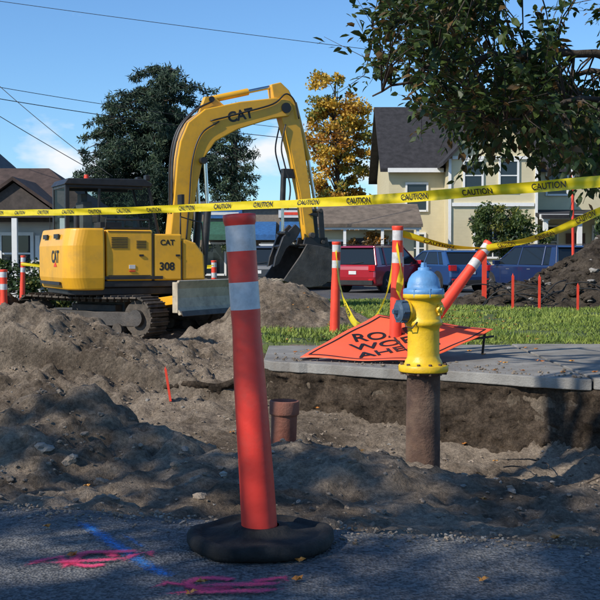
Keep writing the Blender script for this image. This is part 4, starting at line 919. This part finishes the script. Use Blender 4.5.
b.prism([(-9.0,1.97),(-6.4,1.97),(-7.7,2.9)],29.7,32.0,M['dkwall']); b.prism([(-9.2,1.9),(-7.7,2.96),(-7.7,3.06),(-9.2,2.0)],29.55,32.2,M['shingle_b']); b.prism([(-6.2,1.9),(-7.699,2.96),(-7.699,3.06),(-6.2,2.0)],29.55,32.2,M['shingle_b']); b.obj('roof',BG)
b=MB(); window(b,-7.9,1.0,.8,1.0,30.7); window(b,-6.6,1.0,.6,1.0,30.7); b.box((-7.3,30.66,.5),(.12,.08,2.0),M['trim'])
for x in(-9.0,-7.7,-6.4): b.box((x,29.75,.8),(.14,.14,2.3),M['trim'])
b.obj('windows',BG)
GH=empty('grey_house'); b=MB(); b.box((-15.5,44,1.5),(9,6.8,3.8),M['whitesiding']); b.obj('walls',GH)
b=MB(); gable_y(b,-19.5,-10.9,40.5,47.5,3.4,7.2,M['shingle_g']); b.prism([(-19.5,3.401),(-10.9,3.401),(-15.2,7.2)],40.6,47.4,M['whitesiding']); window(b,-13,4.2,.9,1.1,40.6); b.obj('roof',GH)
b=MB()
for i in range(60): b.box((6.0+i*.16,46.7,.12),(.09,.03,.85),M['trim'])
b.box((10.8,46.74,.3),(9.6,.04,.08),M['trim']); b.box((10.8,46.74,-.08),(9.6,.04,.08),M['trim']); b.obj('picket_fence')

def wire(a,c,sag,r=.011):
    a=Vector(a);c=Vector(c); pts=[a.lerp(c,t/24)+Vector((0,0,-sag*4*(t/24)*(1-t/24))) for t in range(25)]; b=MB(); b.tube(pts,r,M['wire'],5); b.obj('power_line')
wire((-20,30,9.6),(12,30,5.4),.25,.008); wire((-16,35,7.5),(2,46,6.0),.3); wire((-16,35,7.1),(2,46,5.6),.3,.014); wire((-12,30,7.2),(-5.6,31,3.2),.1); wire((-11,36,7.6),(-5.6,33,3.3),.15)

# ------------------------------------------------------------------ camera, sun, sky
cam=bpy.data.cameras.new('camera'); co=link(bpy.data.objects.new('camera',cam)); cam.lens=66; cam.sensor_width=36; cam.clip_end=2000; cam.clip_start=.05
co.location=(0,0,.93); co.rotation_euler=(math.radians(90-2.29),0,0); scene.camera=co
el=math.radians(37); az=Vector((-.80,-.60)); sv=Vector((az.x*math.cos(el),az.y*math.cos(el),math.sin(el))).normalized()
sl=bpy.data.lights.new('sun','SUN'); sl.energy=5.0; sl.angle=math.radians(.5); sl.color=(1,.93,.82); so=link(bpy.data.objects.new('sun',sl)); so.rotation_euler=sv.to_track_quat('Z','Y').to_euler(); so.location=(-10,-8,12)
w=bpy.data.worlds.new('World'); scene.world=w; w.use_nodes=True; N=w.node_tree.nodes; L=w.node_tree.links; bg=N['Background']; bg.inputs['Strength'].default_value=.145
sky=N.new('ShaderNodeTexSky'); sky.sky_type='NISHITA'; sky.sun_disc=False; sky.sun_elevation=el; sky.sun_rotation=math.atan2(az.x,az.y); sky.air_density=1.0; sky.dust_density=.2; sky.ozone_density=2.0
tc=N.new('ShaderNodeTexCoord'); mp=N.new('ShaderNodeMapping'); mp.inputs['Scale'].default_value=(1,1,2.2); L.new(tc.outputs['Generated'],mp.inputs[0])
nz=N.new('ShaderNodeTexNoise'); nz.inputs['Scale'].default_value=9; nz.inputs['Detail'].default_value=5; nz.inputs['Roughness'].default_value=.55; L.new(mp.outputs[0],nz.inputs['Vector'])
def blob(dx,dz,r):
    v=Vector((dx,1,dz)).normalized(); sb=N.new('ShaderNodeVectorMath'); sb.operation='SUBTRACT'; L.new(tc.outputs['Generated'],sb.inputs[0]); sb.inputs[1].default_value=v
    m_=N.new('ShaderNodeVectorMath'); m_.operation='MULTIPLY'; m_.inputs[1].default_value=(1,1,2.0); L.new(sb.outputs[0],m_.inputs[0])
    ln=N.new('ShaderNodeVectorMath'); ln.operation='LENGTH'; L.new(m_.outputs[0],ln.inputs[0]); mr=N.new('ShaderNodeMapRange'); mr.inputs[1].default_value=0; mr.inputs[2].default_value=r; mr.inputs[3].default_value=.42; mr.inputs[4].default_value=0; L.new(ln.outputs['Value'],mr.inputs[0]); return mr.outputs[0]
bl=[blob(-.215,.088,.12),blob(-.03,.10,.09),blob(.12,.06,.10),blob(-.33,.1,.1)]
acc=bl[0]
for q in bl[1:]:
    a_=N.new('ShaderNodeMath'); a_.operation='MAXIMUM'; L.new(acc,a_.inputs[0]); L.new(q,a_.inputs[1]); acc=a_.outputs[0]
ad=N.new('ShaderNodeMath'); ad.operation='ADD'; L.new(nz.outputs['Fac'],ad.inputs[0]); L.new(acc,ad.inputs[1])
mr=N.new('ShaderNodeMapRange'); mr.inputs[1].default_value=.70; mr.inputs[2].default_value=.88; L.new(ad.outputs[0],mr.inputs[0])
tint=N.new('ShaderNodeMixRGB'); tint.blend_type='MULTIPLY'; tint.inputs['Fac'].default_value=1; tint.inputs['Color2'].default_value=(.60,.86,1.12,1); L.new(sky.outputs[0],tint.inputs['Color1'])
mx=N.new('ShaderNodeMixRGB'); mx.inputs['Color2'].default_value=(6.5,6.7,7.0,1); L.new(mr.outputs[0],mx.inputs['Fac']); L.new(tint.outputs[0],mx.inputs['Color1']); L.new(mx.outputs[0],bg.inputs['Color'])
